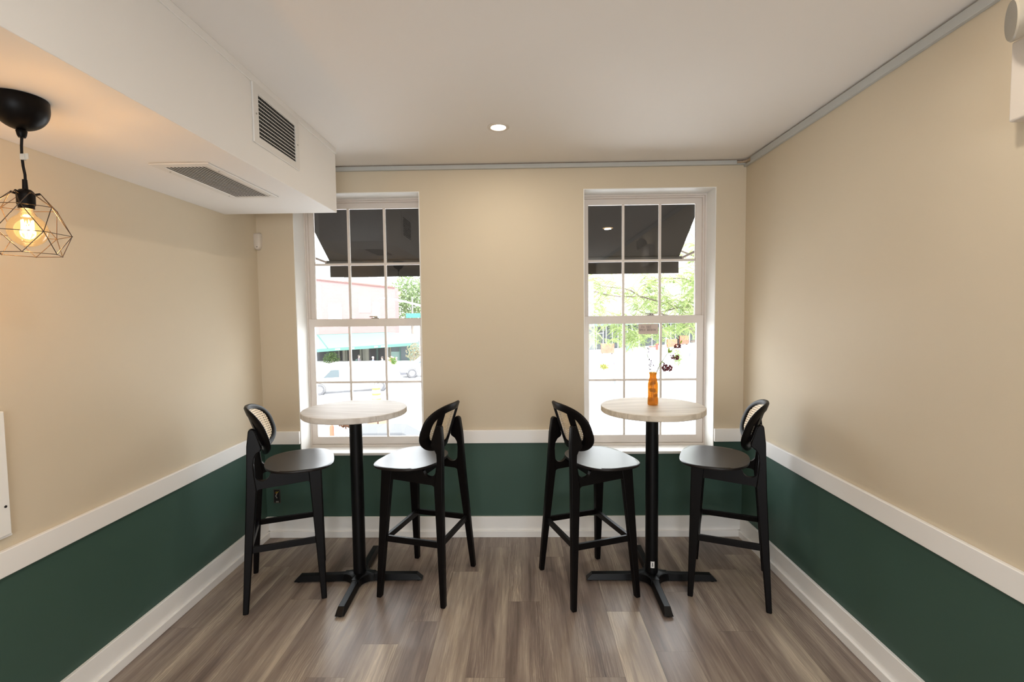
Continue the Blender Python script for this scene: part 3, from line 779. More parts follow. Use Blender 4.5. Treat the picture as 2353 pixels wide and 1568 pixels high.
# cage: three hexagonal rings and a bottom ring with triangulated wires
M_wire = mat('black_lamp_wire', (.035, .022, .015), .4, metal=.3)
lev = [(.033, -.279, 0), (.072, -.322, .5), (.100, -.402, 0), (.079, -.463, .5)]
V = [[Vector((r*math.cos((k+o+.58)*PI/3), r*math.sin((k+o+.58)*PI/3), z)) for k in range(6)] for r, z, o in lev]
bm = BM(); E_ = []
for i, rg_ in enumerate(V):
    for k in range(6):
        if i > 0: E_.append((rg_[k], rg_[(k+1) % 6]))
        if i < 3:
            up_o, dn_o = lev[i][2], lev[i+1][2]
            E_.append((rg_[k], V[i+1][k])); E_.append((rg_[k], V[i+1][(k-1) % 6] if dn_o > up_o else V[i+1][(k+1) % 6]))
for a, b in E_: tube(bm, [a, b], .0011, 6)
for rg_ in V[1:]:
    for p in rg_: ball(bm, p, .0022, 1)
obj('cage', bm, M_wire, pn)
for k in range(6):
    bm = BM(); p = V[0][k]; tube(bm, [(p.x*.5, p.y*.5, -.284), (p.x, p.y, p.z)], .0035, 8); obj('cage_arm', bm, M_black, pn)
bulb = BM(); lathe(bulb, [(.014, -.327), (.0155, -.338), (.021, -.346)] + [(.0475*math.cos(a), -.391-.049*math.sin(a)) for a in [math.radians(-62+152*i/22) for i in range(22)]] + [(.0005, -.4400)], n=40, cap=False)
mb = bpy.data.materials.new('amber_bulb_glass'); N, L, P = nodes(mb); N.remove(P)
fr_n = N.new('ShaderNodeLayerWeight'); fr_n.inputs['Blend'].default_value = .35
tr = N.new('ShaderNodeBsdfTransparent'); tr.inputs['Color'].default_value = (1, .86, .6, 1)
em = N.new('ShaderNodeEmission'); em.inputs['Color'].default_value = (1, .55, .2, 1); em.inputs['Strength'].default_value = 1.6
gl = N.new('ShaderNodeBsdfGlossy'); gl.inputs['Roughness'].default_value = .05
a_ = N.new('ShaderNodeAddShader'); m1 = N.new('ShaderNodeMixShader'); m1.inputs[0].default_value = .35
L.new(tr.outputs[0], m1.inputs[1]); L.new(em.outputs[0], m1.inputs[2])
m2 = N.new('ShaderNodeMixShader'); L.new(fr_n.outputs['Fresnel'], m2.inputs[0]); L.new(m1.outputs[0], m2.inputs[1]); L.new(gl.outputs[0], m2.inputs[2])
L.new(m2.outputs[0], N['Material Output'].inputs['Surface'])
bo = obj('bulb', bulb, mb, pn, angle=60)
bm = BM()
pts = []
for i in range(13):
    a = i*2*PI/12*1.0; r = .013; z = -.362 if i % 2 else -.398
    pts.append((r*math.cos(a), r*math.sin(a), z))
tube(bm, pts, .0022, 6); obj('filament', bm, emit_mat('hot_filament', (1, .62, .22), 60), bo)
lp = bpy.data.lights.new('pendant_bulb_light', 'POINT'); lp.energy = 7; lp.color = (1, .60, .28); lp.shadow_soft_size = .02
lo = bpy.data.objects.new('pendant_bulb_light', lp); link(lo); lo.location = (PX, PY, DZ-.381)

#PART3
# ------------------------------------------------------------------ street outside (the room is one floor up)
G = -3.5
def ext(name, col, rough=.9, **k): return mat(name, col, rough, **k)
bm = BM(); box(bm, (-90, D+WT+.5, G-.3), (90, 140, G)); struct('street', bm, ext('pale_asphalt', (.50, .50, .51), var=.06, scale=.4), smooth=False)
bm = BM(); box(bm, (-60, 43.6, G), (2, 54.5, G+.15)); struct('sidewalk', bm, ext('pale_sidewalk', (.58, .57, .55), var=.04, scale=.6), smooth=False)

# own shop awning over both windows
aw = thing('shop_awning', 'dark charcoal fabric awning hanging over the outside of both windows', 'awning', (-.17, D+WT, 2.8))
ax0, ax1 = -1.73, 1.73; yF, yB = 1.12, .02; zF, zB = -.64, .18
M_aw = mat('charcoal_awning_fabric', (.0062, .0050, .0040), .9, var=.12, scale=3, spec=.05)
bm = BM()
for (a, b) in (((ax0, ax1), 0),):
    t_ = .006
    quad = [(ax0, yB, zB), (ax1, yB, zB), (ax1, yF, zF), (ax0, yF, zF)]
    n_ = 24; rows = []
    for j in range(9):
        v_ = j/8; row = []
        for i in range(n_+1):
            u_ = i/n_; x = ax0 + (ax1-ax0)*u_; sag = -.02*math.sin(PI*v_)*(1+.5*math.sin(u_*9))
            row.append(bm.verts.new((x, yB+(yF-yB)*v_, zB+(zF-zB)*v_+sag)))
        rows.append(row)
    for j in range(8):
        for i in range(n_): bm.faces.new((rows[j][i], rows[j][i+1], rows[j+1][i+1], rows[j+1][i]))
obj('canopy', bm, M_aw, aw)
bm = BM(); box(bm, (ax0, yF-.004, zF-.15), (ax1, yF, zF)); obj('valance', bm, M_aw, aw)
bm = BM(); tube(bm, [(ax0-.04, yF-.02, zF+.0), (ax1+.04, yF-.02, zF)], .016, 10); obj('front_bar', bm, mat('weathered_bar', (.012, .010, .008), .9, spec=.1), aw)
for x in (ax0-.03, ax1+.03):
    bm = BM(); tube(bm, [(x, yF-.02, zF), (x, yB, zF+.04)], .012, 8); obj('awning_arm', bm, mat('rusty_arm', (.07, .045, .03), .8), aw)

# buildings across the street
M_pink = brick_mat('sunlit_pink_brick', (.168, .092, .090), (.178, .101, .098), (.178, .12, .115), .35)
M_cor = ext('cornice_rust', (.11, .06, .052)); M_roofw = ext('pale_gable', (.125, .125, .125)); M_win = mat('dark_glazing', (.055, .07, .078), .45, spec=.25)  # glazing is one even dark blue-grey
M_green = ext('sea_green_fabric', (.045, .115, .095), var=.06); M_dg = ext('dark_green_paint', (.035, .085, .075)); M_greenp = ext('pale_green_panel', (.15, .22, .20))
M_whitep = mat('white_car_paint', (.82, .83, .85), .25, spec=.6, coat=.3); M_tyre = mat('dusty_tyre_rubber', (.06, .06, .065), .8); M_rim = mat('alloy_rim', (.45, .45, .48), .3, metal=.6)
pb = thing('corner_building', 'pale pink brick building across the street above the green awning', 'building', (-14, 54.5, G))
def eb(name, a, b, m, parent, o, bev=0):
    bm = BM(); box(bm, tuple(a[i]-o[i] for i in range(3)), tuple(b[i]-o[i] for i in range(3))); return obj(name, bm, m, parent, bevel=bev, smooth=False)
O = (-14, 54.5, G)
YB = 54.5
xl = at(700, 700, YB).x; xr = at(908, 700, YB).x; ztop = at(745, 641, YB).z; zr = at(908, 662, YB).z; zaw = at(800, 762, YB).z
bm = BM(); poly = [(xl-8, zaw-G-1.2), (xr, zaw-G-1.2), (xr, zr-G), (xl-8, ztop+1.0-G)]
prism(bm, poly, lambda x, z: (x+14, 0, z), lambda x, z: (x+14, 1.6, z)); obj('brick_wall', bm, M_pink, pb, smooth=False)
bm = BM(); poly = [(xr, zr-G), (xl-8, ztop+1.0-G), (xl-8, ztop+1.14-G), (xr, zr+.12-G)]
prism(bm, poly, lambda x, z: (x+14, -.15, z), lambda x, z: (x+14, .1, z)); obj('cornice', bm, M_cor, pb, smooth=False)
for (px, py, w, h) in ((770, 718, 1.5, 1.9), (712, 716, 1.4, 1.9), (838, 700, 1.3, 1.8)):
    p = at(px, py, YB); eb('window', (p.x-w/2, YB-.05, p.z-h/2), (p.x+w/2, YB+.05, p.z+h/2), ext('sunlit_blind', (.72, .70, .70)), pb, O)
# gable house behind
gh = thing('gabled_house', 'pale grey gabled roof peeking over the pink brick building', 'building', (-18, 70, G))
a_, b_, c_ = at(835, 637, 70), at(858, 640, 70), at(812, 640, 70)
bm = BM(); p0, p1, p2 = at(790, 638, 70), at(826, 634, 70), at(862, 657, 70)
poly = [(p0.x, 0), (p2.x+1, 0), (p2.x+1, p2.z-G), (p1.x, p1.z+.6-G), (p0.x, p0.z-G)]
prism(bm, poly, lambda x, z: (x+18, 0, z), lambda x, z: (x+18, 8, z)); obj('gable_wall', bm, M_roofw, gh, smooth=False)
# shop front below
sf = thing('cafe_storefront', 'dark cafe shopfront under the long green awning across the street', 'storefront', (-14, 54, G))
O2 = (-14, 54, G); ys = 54.0
x_a = at(722, 800, ys).x - 2; x_b = at(962, 800, ys).x; zt_ = at(850, 792, ys).z
eb('front_wall', (x_a, ys+.3, G), (x_b, ys+.45, zt_+.35), ext('dark_interior', (.022, .024, .028), var=.4, scale=1.2), sf, O2)
for px in (752, 778, 790, 795, 828, 836, 843, 866, 889, 893, 897):
    p = at(px, 815, ys); wd = random.choice((.14, .22, .35)); c = random.choice(((.10, .10, .08), (.03, .05, .045), (.14, .135, .11)))
    eb('mullion', (p.x-wd/2, ys+.1, G+.15), (p.x+wd/2, ys+.28, zt_+.1), ext('mullion_paint', c), sf, O2)
p0, p1 = at(898, 795, ys), at(920, 838, ys); eb('glazed_panel', (p0.x, ys+.15, G+1.15), (p1.x, ys+.25, p0.z+.5), M_win, sf, O2); eb('green_panel', (p0.x, ys+.05, G+.1), (p1.x, ys+.2, G+1.15), M_greenp, sf, O2)
p0, p1 = at(920.5, 792, ys), at(938, 838, ys); eb('door', (p0.x, ys-.05, G+.1), (p1.x, ys+.08, p0.z+.3), M_win, sf, O2)
eb('door_frame', (p1.x, ys-.1, G+.1), (at(943, 792, ys).x, ys+.1, p0.z+.5), M_dg, sf, O2); eb('door_frame', (p0.x-.12, ys-.1, G+.1), (p0.x, ys+.1, p0.z+.4), M_dg, sf, O2)
eb('green_panel', (at(943, 792, ys).x, ys-.02, G+.1), (x_b, ys+.15, zt_+.3), M_greenp, sf, O2)
# big green awning
ga = thing('green_awning', 'long sea green awning with a pale band across the street cafe', 'awning', (-14, 51, G))
def A3(px, py, y): 
    p = at(px, py, y); return Vector((p.x+14, p.y-51, p.z-G))
bk = 54.2; ft = 51.2
tl, tr_ = A3(729, 770, bk), A3(893, 764, bk); 
fl, frr = A3(753, 801, ft), A3(945, 789, ft)
tl2 = A3(690, 770, bk); fl2 = A3(690, 806, ft); tr2 = A3(962, 768, bk); fr2_ = A3(962, 787, ft)
bm = BM(); vs = [bm.verts.new(p) for p in (tl, tr_, tr2, fr2_, frr, fl)]; bm.faces.new(vs)
c1 = ext('mint_fabric', (.078, .135, .126), var=.06); obj('canopy', bm, c1, ga)
bm = BM(); vs = [bm.verts.new(p) for p in (tl2, tl, fl, fl2)]; bm.faces.new(vs); obj('canopy_return', bm, c1, ga)
bm = BM(); tube(bm, [tl, fl], .06, 6); obj('seam_rod', bm, M_dg, ga)
bm = BM(); vs = [bm.verts.new(p) for p in (fl, frr, frr+Vector((0, 0, -.28)), fl+Vector((0, 0, -.32)))]; bm.faces.new(vs)
vs = [bm.verts.new(p) for p in (fl2, fl, fl+Vector((0, 0, -.32)), fl2+Vector((0, 0, -.32)))]; bm.faces.new(vs); obj('valance', bm, M_green, ga)
bm = BM(); tube(bm, [tl2, tl, tr_], .035, 6); obj('top_rod', bm, M_dg, ga)
for t0, t1 in ((.09, .15), (.26, .32), (.56, .60), (.64, .69)):
    q0 = fl.lerp(frr, t0) + Vector((0, -.02, -.08)); q1 = fl.lerp(frr, t1) + Vector((0, -.02, -.08))
    bm = BM(); vs = [bm.verts.new(p) for p in (q0, q1, q1+Vector((0, 0, -.14)), q0+Vector((0, 0, -.14)))]; bm.faces.new(vs); obj('lettering_band', bm, ext('pale_lettering', (.62, .75, .72)), ga)

# street sign, signal arm
ss = thing('street_name_sign', 'green street name sign hanging below the signal arm outside', 'street sign', at(948, 722, 40))
p = at(933, 731, 40) - at(948, 722, 40); q_ = at(966, 720, 40) - at(948, 722, 40)
bm = BM(); box(bm, (p.x, -.03, p.z), (q_.x, .03, q_.z)); obj('sign_plate', bm, ext('sign_green', (.025, .11, .092)), ss)
bm = BM(); box(bm, (-.03, -.03, q_.z), (.03, .03, q_.z+1.35)); obj('hanger', bm, ext('galvanised', (.5, .5, .5)), ss)
tp = thing('traffic_signal', 'white traffic signal mast arm with orange lights over the street', 'traffic light', at(871, 725, 36.5))
b_ = at(871, 725, 36.5)
bm = BM(); tube(bm, [Vector((at(1010, 800, 36.5).x, 36.5, G))-b_, at(1010, 716, 36.5)-b_, at(1004, 712, 36.5)-b_, at(905, 687, 36.5)-b_, at(871, 685, 36.5)-b_], [.12, .09, .08, .06, .05], 8); obj('mast', bm, ext('white_mast', (.75, .75, .74)), tp)
for py in (709, 721):
    bm = BM(); p = at(863, py, 36.5)-b_; box(bm, (p.x-.2, -.2, p.z-.2), (p.x+.2, .1, p.z+.2)); obj('signal_lens', bm, ext('amber_lens', (.85, .55, .25)), tp, bevel=.05)
bm = BM(); p = at(863, 715, 36.5)-b_; box(bm, (p.x-.22, .1, p.z-.65), (p.x+.22, .3, p.z+.65)); obj('signal_housing', bm, ext('pale_housing', (.75, .72, .62)), tp)

# vehicles
def wheel(parent, x, y, r, side=-1):
    Rm = Matrix.Rotation(PI/2, 3, 'X')
    bm = BM(); lathe(bm, [(r*.62, -.10), (r*.95, -.10), (r, -.07), (r, .07), (r*.95, .10), (r*.62, .10)], n=28, M=Rm, c=(x, y, r), cap=False)
    wo = obj('wheel', bm, M_tyre, parent)
    bm = BM(); lathe(bm, [(.01, -.07), (r*.62, -.07), (r*.66, 0)] , n=20, M=Rm, c=(x, y, r), cap=False)
    for k in range(5):
        a = k*2*PI/5; tube(bm, [(x, y+side*.06, r), (x+r*.6*math.cos(a), y+side*.08, r+r*.6*math.sin(a))], .03, 5)
    obj('rim', bm, M_rim, wo)
def car(name, label, cat, loc, rz, prof, wid, wheels, r, wins, tuck=.88, paint=M_whitep):
    c = thing(name, label, cat, loc, rz)
    bm = BM()
    zmid = max(z for x, z in prof)*.55
    def f(s):
        return lambda x, z: (x, s*wid/2*(1 if z < zmid else 1-(1-tuck)*(z-zmid)/zmid*1.3), z)
    prism(bm, prof, f(-1), f(1)); bd = obj('body', bm, paint, c, bevel=.07, seg=3)
    for (x, y) in wheels:
        for s in (-1, 1):
            wheel(c, x, s*(wid/2-.08), r, s)
            bm = BM(); Rm = Matrix.Rotation(PI/2, 3, 'X')
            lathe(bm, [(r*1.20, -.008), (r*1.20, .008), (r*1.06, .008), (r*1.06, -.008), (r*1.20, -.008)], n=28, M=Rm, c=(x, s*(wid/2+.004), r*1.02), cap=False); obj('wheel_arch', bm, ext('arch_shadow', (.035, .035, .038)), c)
    for w_ in wins:
        for s in (-1, 1):
            bm = BM(); prism(bm, w_, lambda x, z: (x, s*(wid/2*(1-(1-tuck)*max(0, z-zmid)/zmid*1.3)+.012), z), lambda x, z: (x, s*(wid/2*(1-(1-tuck)*max(0, z-zmid)/zmid*1.3)-.02), z)); obj('side_window', bm, M_win, c)
    return c, bd
van, bd = car('cargo_van', 'white cargo van parked across the street seen through the left window', 'van', (at(806, 900, 32.9).x, 32.9, G), .40,
    [(-2.85, .30), (2.75, .30), (2.75, 1.75), (2.6, 1.93), (-.90, 2.0), (-1.25, 1.92), (-2.0, 1.25), (-2.75, .98), (-2.88, .80)], 1.85, [(-2.0, 0), (1.85, 0)], .35,
    [[(-1.75, 1.12), (-.75, 1.12), (-.75, 1.62), (-1.25, 1.62)]], .95)
bm = BM(); vs = [bm.verts.new(q) for q in ((-2.01, -.75, 1.27), (-2.01, .75, 1.27), (-1.28, .70, 1.91), (-1.28, -.70, 1.91))]; bm.faces.new(vs); obj('windscreen', bm, M_win, van)
p = at(919, 872, 40)
suv, bd = car('suv', 'white sport utility car parked by the planter, at the right of the left window', 'car', (p.x+2.2, 41.0, G), .28,
    [(-2.3, .42), (2.3, .42), (2.3, 1.2), (2.05, 1.72), (-.55, 1.75), (-1.15, 1.20), (-2.15, 1.05), (-2.35, .85)], 1.85, [(-1.42, 0), (1.35, 0)], .38,
    [[(-.95, 1.2), (.2, 1.2), (.2, 1.62), (-.5, 1.62)], [(.3, 1.2), (1.6, 1.2), (1.5, 1.62), (.3, 1.62)]], .82)
bm = BM(); box(bm, (-2.36, -.9, .72), (-2.1, -.62, .90)); obj('headlight', bm, ext('dark_headlight', (.045, .045, .05)), suv, bevel=.03)
bm = BM(); box(bm, (-2.37, -.94, .28), (-1.85, .94, .50)); obj('bumper_skirt', bm, ext('black_skirt', (.07, .07, .08)), suv, bevel=.04)
sed, bd = car('sedan', 'grey car parked below the left window, roof just visible under the table', 'car', (at(868, 992, 15.6).x, 15.6, G), .15,
    [(-2.2, .35), (2.2, .35), (2.25, .95), (1.5, 1.02), (.85, 1.45), (-.5, 1.48), (-1.2, 1.0), (-2.2, .85)], 1.8, [(-1.4, 0), (1.35, 0)], .33,
    [[(-1.0, 1.0), (.1, 1.0), (.1, 1.38), (-.45, 1.38)], [(.2, 1.0), (1.15, 1.0), (.8, 1.38), (.2, 1.38)]], .8, mat('silver_grey_paint', (.05, .052, .056), .6, spec=.2))

# traffic barrel, barriers and street furniture
def barrel(p, label):
    t = thing('traffic_barrel', label, 'traffic barrel', p)
    bm = BM(); prof = [(.30, 0), (.30, .06), (.26, .06)]; z = .06
    lathe(bm, [(.34, 0), (.34, .07), (.27, .07), (.27, .25), (.26, .25), (.25, .50), (.24, .50), (.23, .75), (.22, .75), (.21, 1.0), (.08, 1.04), (.06, 1.14)], n=24); obj('drum', bm, ext('white_plastic_drum', (.8, .8, .78)), t)
    for z0, z1, r in ((.13, .25, .278), (.44, .56, .262), (.76, .88, .242)):
        bm = BM(); lathe(bm, [(r, z0), (r-.006, z1)], n=24, cap=False); obj('stripe', bm, ext('orange_stripe', (.27, .13, .035)), t)
barrel((at(865, 915, 28.6).x, 28.6, G), 'orange and white striped traffic barrel behind the white van')
def simple(name, label, cat, px, py, Y, w, h, d, m, group=None, legs=True):
    p = at(px, py, Y); t = thing(name, label, cat, (p.x, Y, G), 0, group)
    bm = BM(); box(bm, (-w/2, -d/2, .12 if legs else 0), (w/2, d/2, h)); obj('panel', bm, m, t, bevel=.02)
    if legs:
        for s in (-1, 1):
            bm = BM(); box(bm, (s*w*.38-.05, -d/2-.15, 0), (s*w*.38+.05, d/2+.15, .14)); obj('foot', bm, ext('barrier_foot', (.25, .2, .18)), t)
    return t
M_or = ext('orange_barrier_net', (.30, .085, .055), var=.5, scale=2.5)
simple('construction_barrier', 'left orange mesh barrier beyond the tree outside the right window', 'barrier', 1396, 812, 62, 1.6, 1.33, .6, M_or, 'orange mesh barriers on the far kerb')
simple('construction_barrier', 'middle orange mesh barrier outside the right window, behind the flower branch', 'barrier', 1544, 792, 72, 1.4, 1.28, .5, M_or, 'orange mesh barriers on the far kerb')
simple('construction_barrier', 'rightmost orange mesh barrier by the tree trunk outside the right window', 'barrier', 1571, 788, 79, 1.4, 1.45, .6, M_or, 'orange mesh barriers on the far kerb')
simple('street_barrier', 'left tan panel standing behind the grey car below the left table', 'barrier', 858, 985, 19.9, .42, .80, .3, ext('tan_panel', (.21, .12, .085), var=.2), 'tan panels by the grey car')
simple('street_barrier', 'right tan panel standing behind the grey car below the left table', 'barrier', 884, 985, 19.9, .42, .84, .3, ext('tan_panel2', (.21, .12, .085), var=.2), 'tan panels by the grey car')
rb = thing('red_bollard', 'small red bollard on the street below the left table', 'bollard', (at(762, 978, 19).x, 19, G))
bm = BM(); lathe(bm, [(.09, 0), (.09, .72), (.07, .8), (.0, .82)], n=16); obj('post', bm, ext('red_paint', (.6, .07, .04)), rb)
hy = thing('red_post', 'red horizontal barrier bar on the far kerb outside the right window', 'barrier', (at(1501, 803, 63).x, 63, G))
bm = BM(); box(bm, (-.55, -.05, .75), (.35, .05, .87)); obj('bar', bm, ext('red_bar', (.28, .04, .03)), hy); bm = BM(); box(bm, (.35, -.12, .4), (.62, .12, 1.25)); obj('end_block', bm, ext('red_block', (.28, .04, .03)), hy)
bm = BM(); box(bm, (-.42, -.05, 0), (-.32, .05, .8)); obj('leg', bm, ext('red_leg', (.55, .2, .15)), hy); bm = BM(); box(bm, (.43, -.05, 0), (.53, .05, .5)); obj('leg', bm, ext('red_leg2', (.55, .2, .15)), hy)
bk_ = thing('grey_bucket', 'small grey bucket on the pale road at the right of the right window', 'bucket', (at(1586, 818, 57).x, 57, G))
bm = BM(); lathe(bm, [(.13, 0), (.17, .36), (.19, .38)], n=18); obj('pail', bm, ext('grey_pail', (.11, .11, .115)), bk_)
bm = BM(); tube(bm, [(.18*math.cos(a), 0, .38+.12*math.sin(a)) for a in [PI*i/10 for i in range(11)]], .01, 5); obj('handle', bm, M_steel, bk_)

# planter with flowers by the cafe
pl_ = thing('flower_planter', 'cafe flower planter box with pink blooms next to the white sport utility car', 'planter', (at(903, 848, 47).x, 47, G))
bm = BM(); box(bm, (-.6, -.25, 0), (.6, .25, .45)); obj('box', bm, ext('terracotta', (.42, .34, .24)), pl_, bevel=.02)
LEAFB = leaf_mat('street_leaf', (.08, .17, .04), (.17, .24, .07), .5)
def tuft(bm, c, r, n, s=.07, flat=1.0):
    for i in range(n):
        a = random.random()*2*PI; h = random.uniform(-1, 1); q = math.sqrt(1-h*h); k = random.random()**.4
        p = Vector(c) + Vector((q*math.cos(a)*r, q*math.sin(a)*r, h*r*flat))*k
        d = Vector((random.uniform(-1, 1), random.uniform(-1, 1), random.uniform(-1, .3))).normalized()*s
        e = d.cross(Vector((random.random(), random.random(), random.random()))).normalized()*s*.45
        vs = [bm.verts.new(p-d*.5), bm.verts.new(p+e), bm.verts.new(p+d*.5), bm.verts.new(p-e)]; bm.faces.new(vs)
bm = BM(); tuft(bm, (0, 0, .75), .45, 260, .14); f_ = obj('foliage', bm, LEAFB, pl_); f_['kind'] = 'stuff'
bm = BM()
for i in range(16): ball(bm, (random.uniform(-.5, .5), random.uniform(-.3, 0), .6+random.random()*.6), .07, 1)
obj('bloom', bm, ext('pink_bloom', (.75, .25, .25)), pl_)

# little street tree, shrubs
def shrub(name, label, cat, px, Y, h0, r, stem, m, flat=1., n=700, s=.09, group=None):
    p = at(px, 850, Y); t = thing(name, label, cat, (p.x, Y, G), 0, group)
    bm = BM(); tube(bm, [(0, 0, 0), (.02, 0, h0*.5), (0, 0, h0)], stem, 8); obj('trunk', bm, ext('grey_bark', (.20, .17, .15)), t)
    bm = BM(); tuft(bm, (0, 0, h0), r, n, s, flat); o = obj('foliage', bm, m, t); o['kind'] = 'stuff'
shrub('street_tree', 'little young tree with a round yellowish crown on the pale road', 'tree', 1388, 34, 1.42, .34, .03, leaf_mat('yellow_leaf', (.26, .24, .06), (.22, .25, .09)), .6, 260, .10)
shrub('street_tree', 'light green bushy tree behind the flower branch outside the right window', 'tree', 1557, 46, .95, .42, .04, leaf_mat('fresh_leaf', (.17, .24, .05), (.14, .22, .08)), 1.9, 380, .12)
shrub('street_tree', 'dark green shrub in front of the cafe, behind the front of the white van', 'tree', 763, 49.6, .8, .85, .06, leaf_mat('dark_leaf', (.02, .035, .018), (.05, .08, .025), .3), .85, 600, .14)
shrub('street_tree', 'pinkish flowering shrub beyond the white sport utility car', 'tree', 953, 49, 1.4, .9, .06, leaf_mat('pinkish_leaf', (.24, .17, .14), (.14, .18, .10)), 1.1, 380, .2)
shrub('street_tree', 'tall leafy tree above the street sign at the right of the left window', 'tree', 950, 61, 7.2, 3.3, .2, leaf_mat('crown_leaf', (.14, .20, .09), (.21, .26, .15)), 1.0, 3000, .34)
shrub('street_tree', 'brown leafed potted shrub on the street below the left table', 'tree', 790, 19.2, .82, .28, .03, leaf_mat('brown_leaf', (.09, .045, .03), (.13, .075, .045)), .6, 240, .1)

# scaffold shed across the street (right window)
A_ = at(1335, 800, 64); B_ = at(1630, 800, 82); A_ = Vector((A_.x, 64, G)); B_ = Vector((B_.x, 82, G))
dr = (B_-A_); LS = dr.length; shd = thing('sidewalk_shed', 'white pipe scaffold sidewalk shed with dark hoarding behind the tree', 'scaffold', A_, math.atan2(dr.y, dr.x))
def along(px):      # distance along the shed front where the direction of that pixel meets it
    d = at(px, 800, 1); d = Vector((d.x, d.y)); e = Vector((dr.x, dr.y)).normalized(); a = Vector((A_.x, A_.y))
    return (a.x*d.y - a.y*d.x)/(e.y*d.x - e.x*d.y)
bm = BM(); box(bm, (0, 1.8, .1), (LS, 2.0, 3.6)); obj('hoarding', bm, ext('dark_hoarding', (.035, .042, .045), var=.6, scale=1.2), shd)
bm = BM(); box(bm, (0, -.3, 3.5), (LS, 2.0, 4.3)); obj('deck', bm, ext('green_deck', (.07, .11, .095), var=.2), shd)
M_pipe = ext('white_pipe', (.6, .6, .6))
for px in (1366, 1370, 1386, 1393, 1407, 1420, 1428, 1441, 1452, 1469, 1498, 1530, 1541, 1552, 1584, 1600):
    x = along(px); bm = BM(); tube(bm, [(x, 0, 0), (x, 0, 3.5)], .06 if px != 1407 else .03, 6); obj('pole', bm, M_pipe, shd)
for (a, b) in ((1452, 1469), (1469, 1452), (1526, 1536), (1536, 1522)):
    bm = BM(); tube(bm, [(along(a), -.07, .1), (along(b), -.07, 2.9)], .045, 6); obj('brace', bm, M_pipe, shd)
for (a, b, z) in ((1370, 1386, 2.5), (1441, 1469, .95), (1448, 1469, 2.6), (1522, 1536, 1.2)):
    bm = BM(); tube(bm, [(along(a), -.07, z), (along(b), -.07, z)], .045, 6); obj('brace', bm, M_pipe, shd)
tb = thing('blue_barrel', 'pale blue plastic barrel under the scaffold outside the right window', 'barrel', (at(1444, 795, 67.2).x, 67.2, G))
bm = BM(); lathe(bm, [(.30, 0), (.34, .1), (.34, 1.0), (.30, 1.15), (.12, 1.2)], n=20); obj('drum', bm, ext('pale_blue', (.10, .15, .19)), tb)
rb2 = thing('brick_rowhouse', 'pale brick rowhouse with tall windows behind the tree outside', 'building', (20, 90, G))
bm = BM(); box(bm, (-12, 0, 0), (26, 8, 18)); obj('brick_wall', bm, brick_mat('sunlit_tan_brick', (.25, .20, .18), (.28, .225, .20), (.28, .25, .235), .35), rb2, smooth=False)
for i in range(12):
    for z in (5.0, 8.6):
        x = -14.5 + i*2.9; bm = BM(); box(bm, (x, -.06, z), (x+1.1, .05, z+2.0)); wo = obj('window', bm, ext('pale_frame', (.26, .26, .26)), rb2)
        bm = BM(); box(bm, (x+.1, -.09, z+.1), (x+1.0, -.05, z+1.9)); obj('glazing', bm, ext('grey_glazing', (.15, .155, .16), .3), wo)

# honey locust close to the window
lt_ = thing('honey_locust', 'feathery light green tree with thin dark branches close outside the right window', 'tree', (6.6, 11, G))
O3 = Vector((6.6, 11, G))
def B3(px, py, Y): return at(px, py, Y) - O3
M_bark = ext('dark_bark', (.075, .055, .045), var=.3, scale=5)
bm = BM()
tube(bm, [(0, 0, 0), (-.1, 0, 2.5), (-.35, 0, 4.0), (-.5, .2, 6.0)], [.22, .18, .14, .08], 10); obj('trunk', bm, M_bark, lt_)
branches = [([(-.25, 0, 3.6), B3(1625, 785, 11), B3(1600, 768, 10.8), B3(1575, 746, 10.5), B3(1540, 728, 10.2), B3(1500, 715, 10)], .060),
            ([(-.35, 0, 4.6), B3(1625, 703, 10.5), B3(1560, 707, 10), B3(1475, 682, 9.8), B3(1425, 682, 9.7), B3(1395, 678, 9.6)], .024),
            ([B3(1475, 684, 9.8), B3(1450, 668, 9.7), B3(1436, 664, 9.6), B3(1400, 660, 9.5), B3(1345, 650, 9.4)], .014),
            ([(-.4, 0, 5.2), B3(1625, 660, 11), B3(1570, 640, 10.6), B3(1520, 640, 10.2), B3(1480, 655, 10)], .025),
            ([B3(1395, 678, 9.6), B3(1370, 671, 9.5), B3(1345, 669, 9.5)], .014),
            ([(-.3, 0, 3.9), B3(1618, 780, 10.4), B3(1600, 784, 10.3), B3(1586, 785, 10.2)], .06),
            ([(-.4, 0, 5.6), B3(1600, 590, 11), B3(1520, 560, 10.5), B3(1440, 575, 10)], .03),
            ([B3(1560, 707, 10), B3(1500, 722, 9.6), B3(1450, 735, 9.3), B3(1400, 742, 9.2)], .016)]
for pts, r in branches:
    bm = BM(); tube(bm, pts, [r*(1-.75*i/(len(pts)-1)) for i in range(len(pts))], 7); obj('branch', bm, M_bark, lt_)
bm = BM(); rnd = random.Random(5)
def spray(bm, p, d, L_, n, w):
    side = d.cross(Vector((0, 0, 1)))
    side = side.normalized() if side.length > .01 else Vector((1, 0, 0))
    for i in range(n):
        t = (i+.5)/n; c = p + d*L_*t + Vector((0, 0, -.45*L_*t*t))
        for s in (-1, 1):
            dv = (side*s + d*.35 + Vector((0, 0, -.25))).normalized()*w
            e = d*w*.27
            vs = [bm.verts.new(c), bm.verts.new(c+dv*.5+e), bm.verts.new(c+dv), bm.verts.new(c+dv*.5-e)]; bm.faces.new(vs)
zones = [(1345, 1600, 630, 735, 760), (1480, 1610, 640, 740, 330), (1350, 1450, 740, 785, 280), (1440, 1530, 750, 795, 250), (1530, 1610, 738, 762, 130), (1575, 1625, 500, 700, 260), (1350, 1625, 560, 640, 200)]
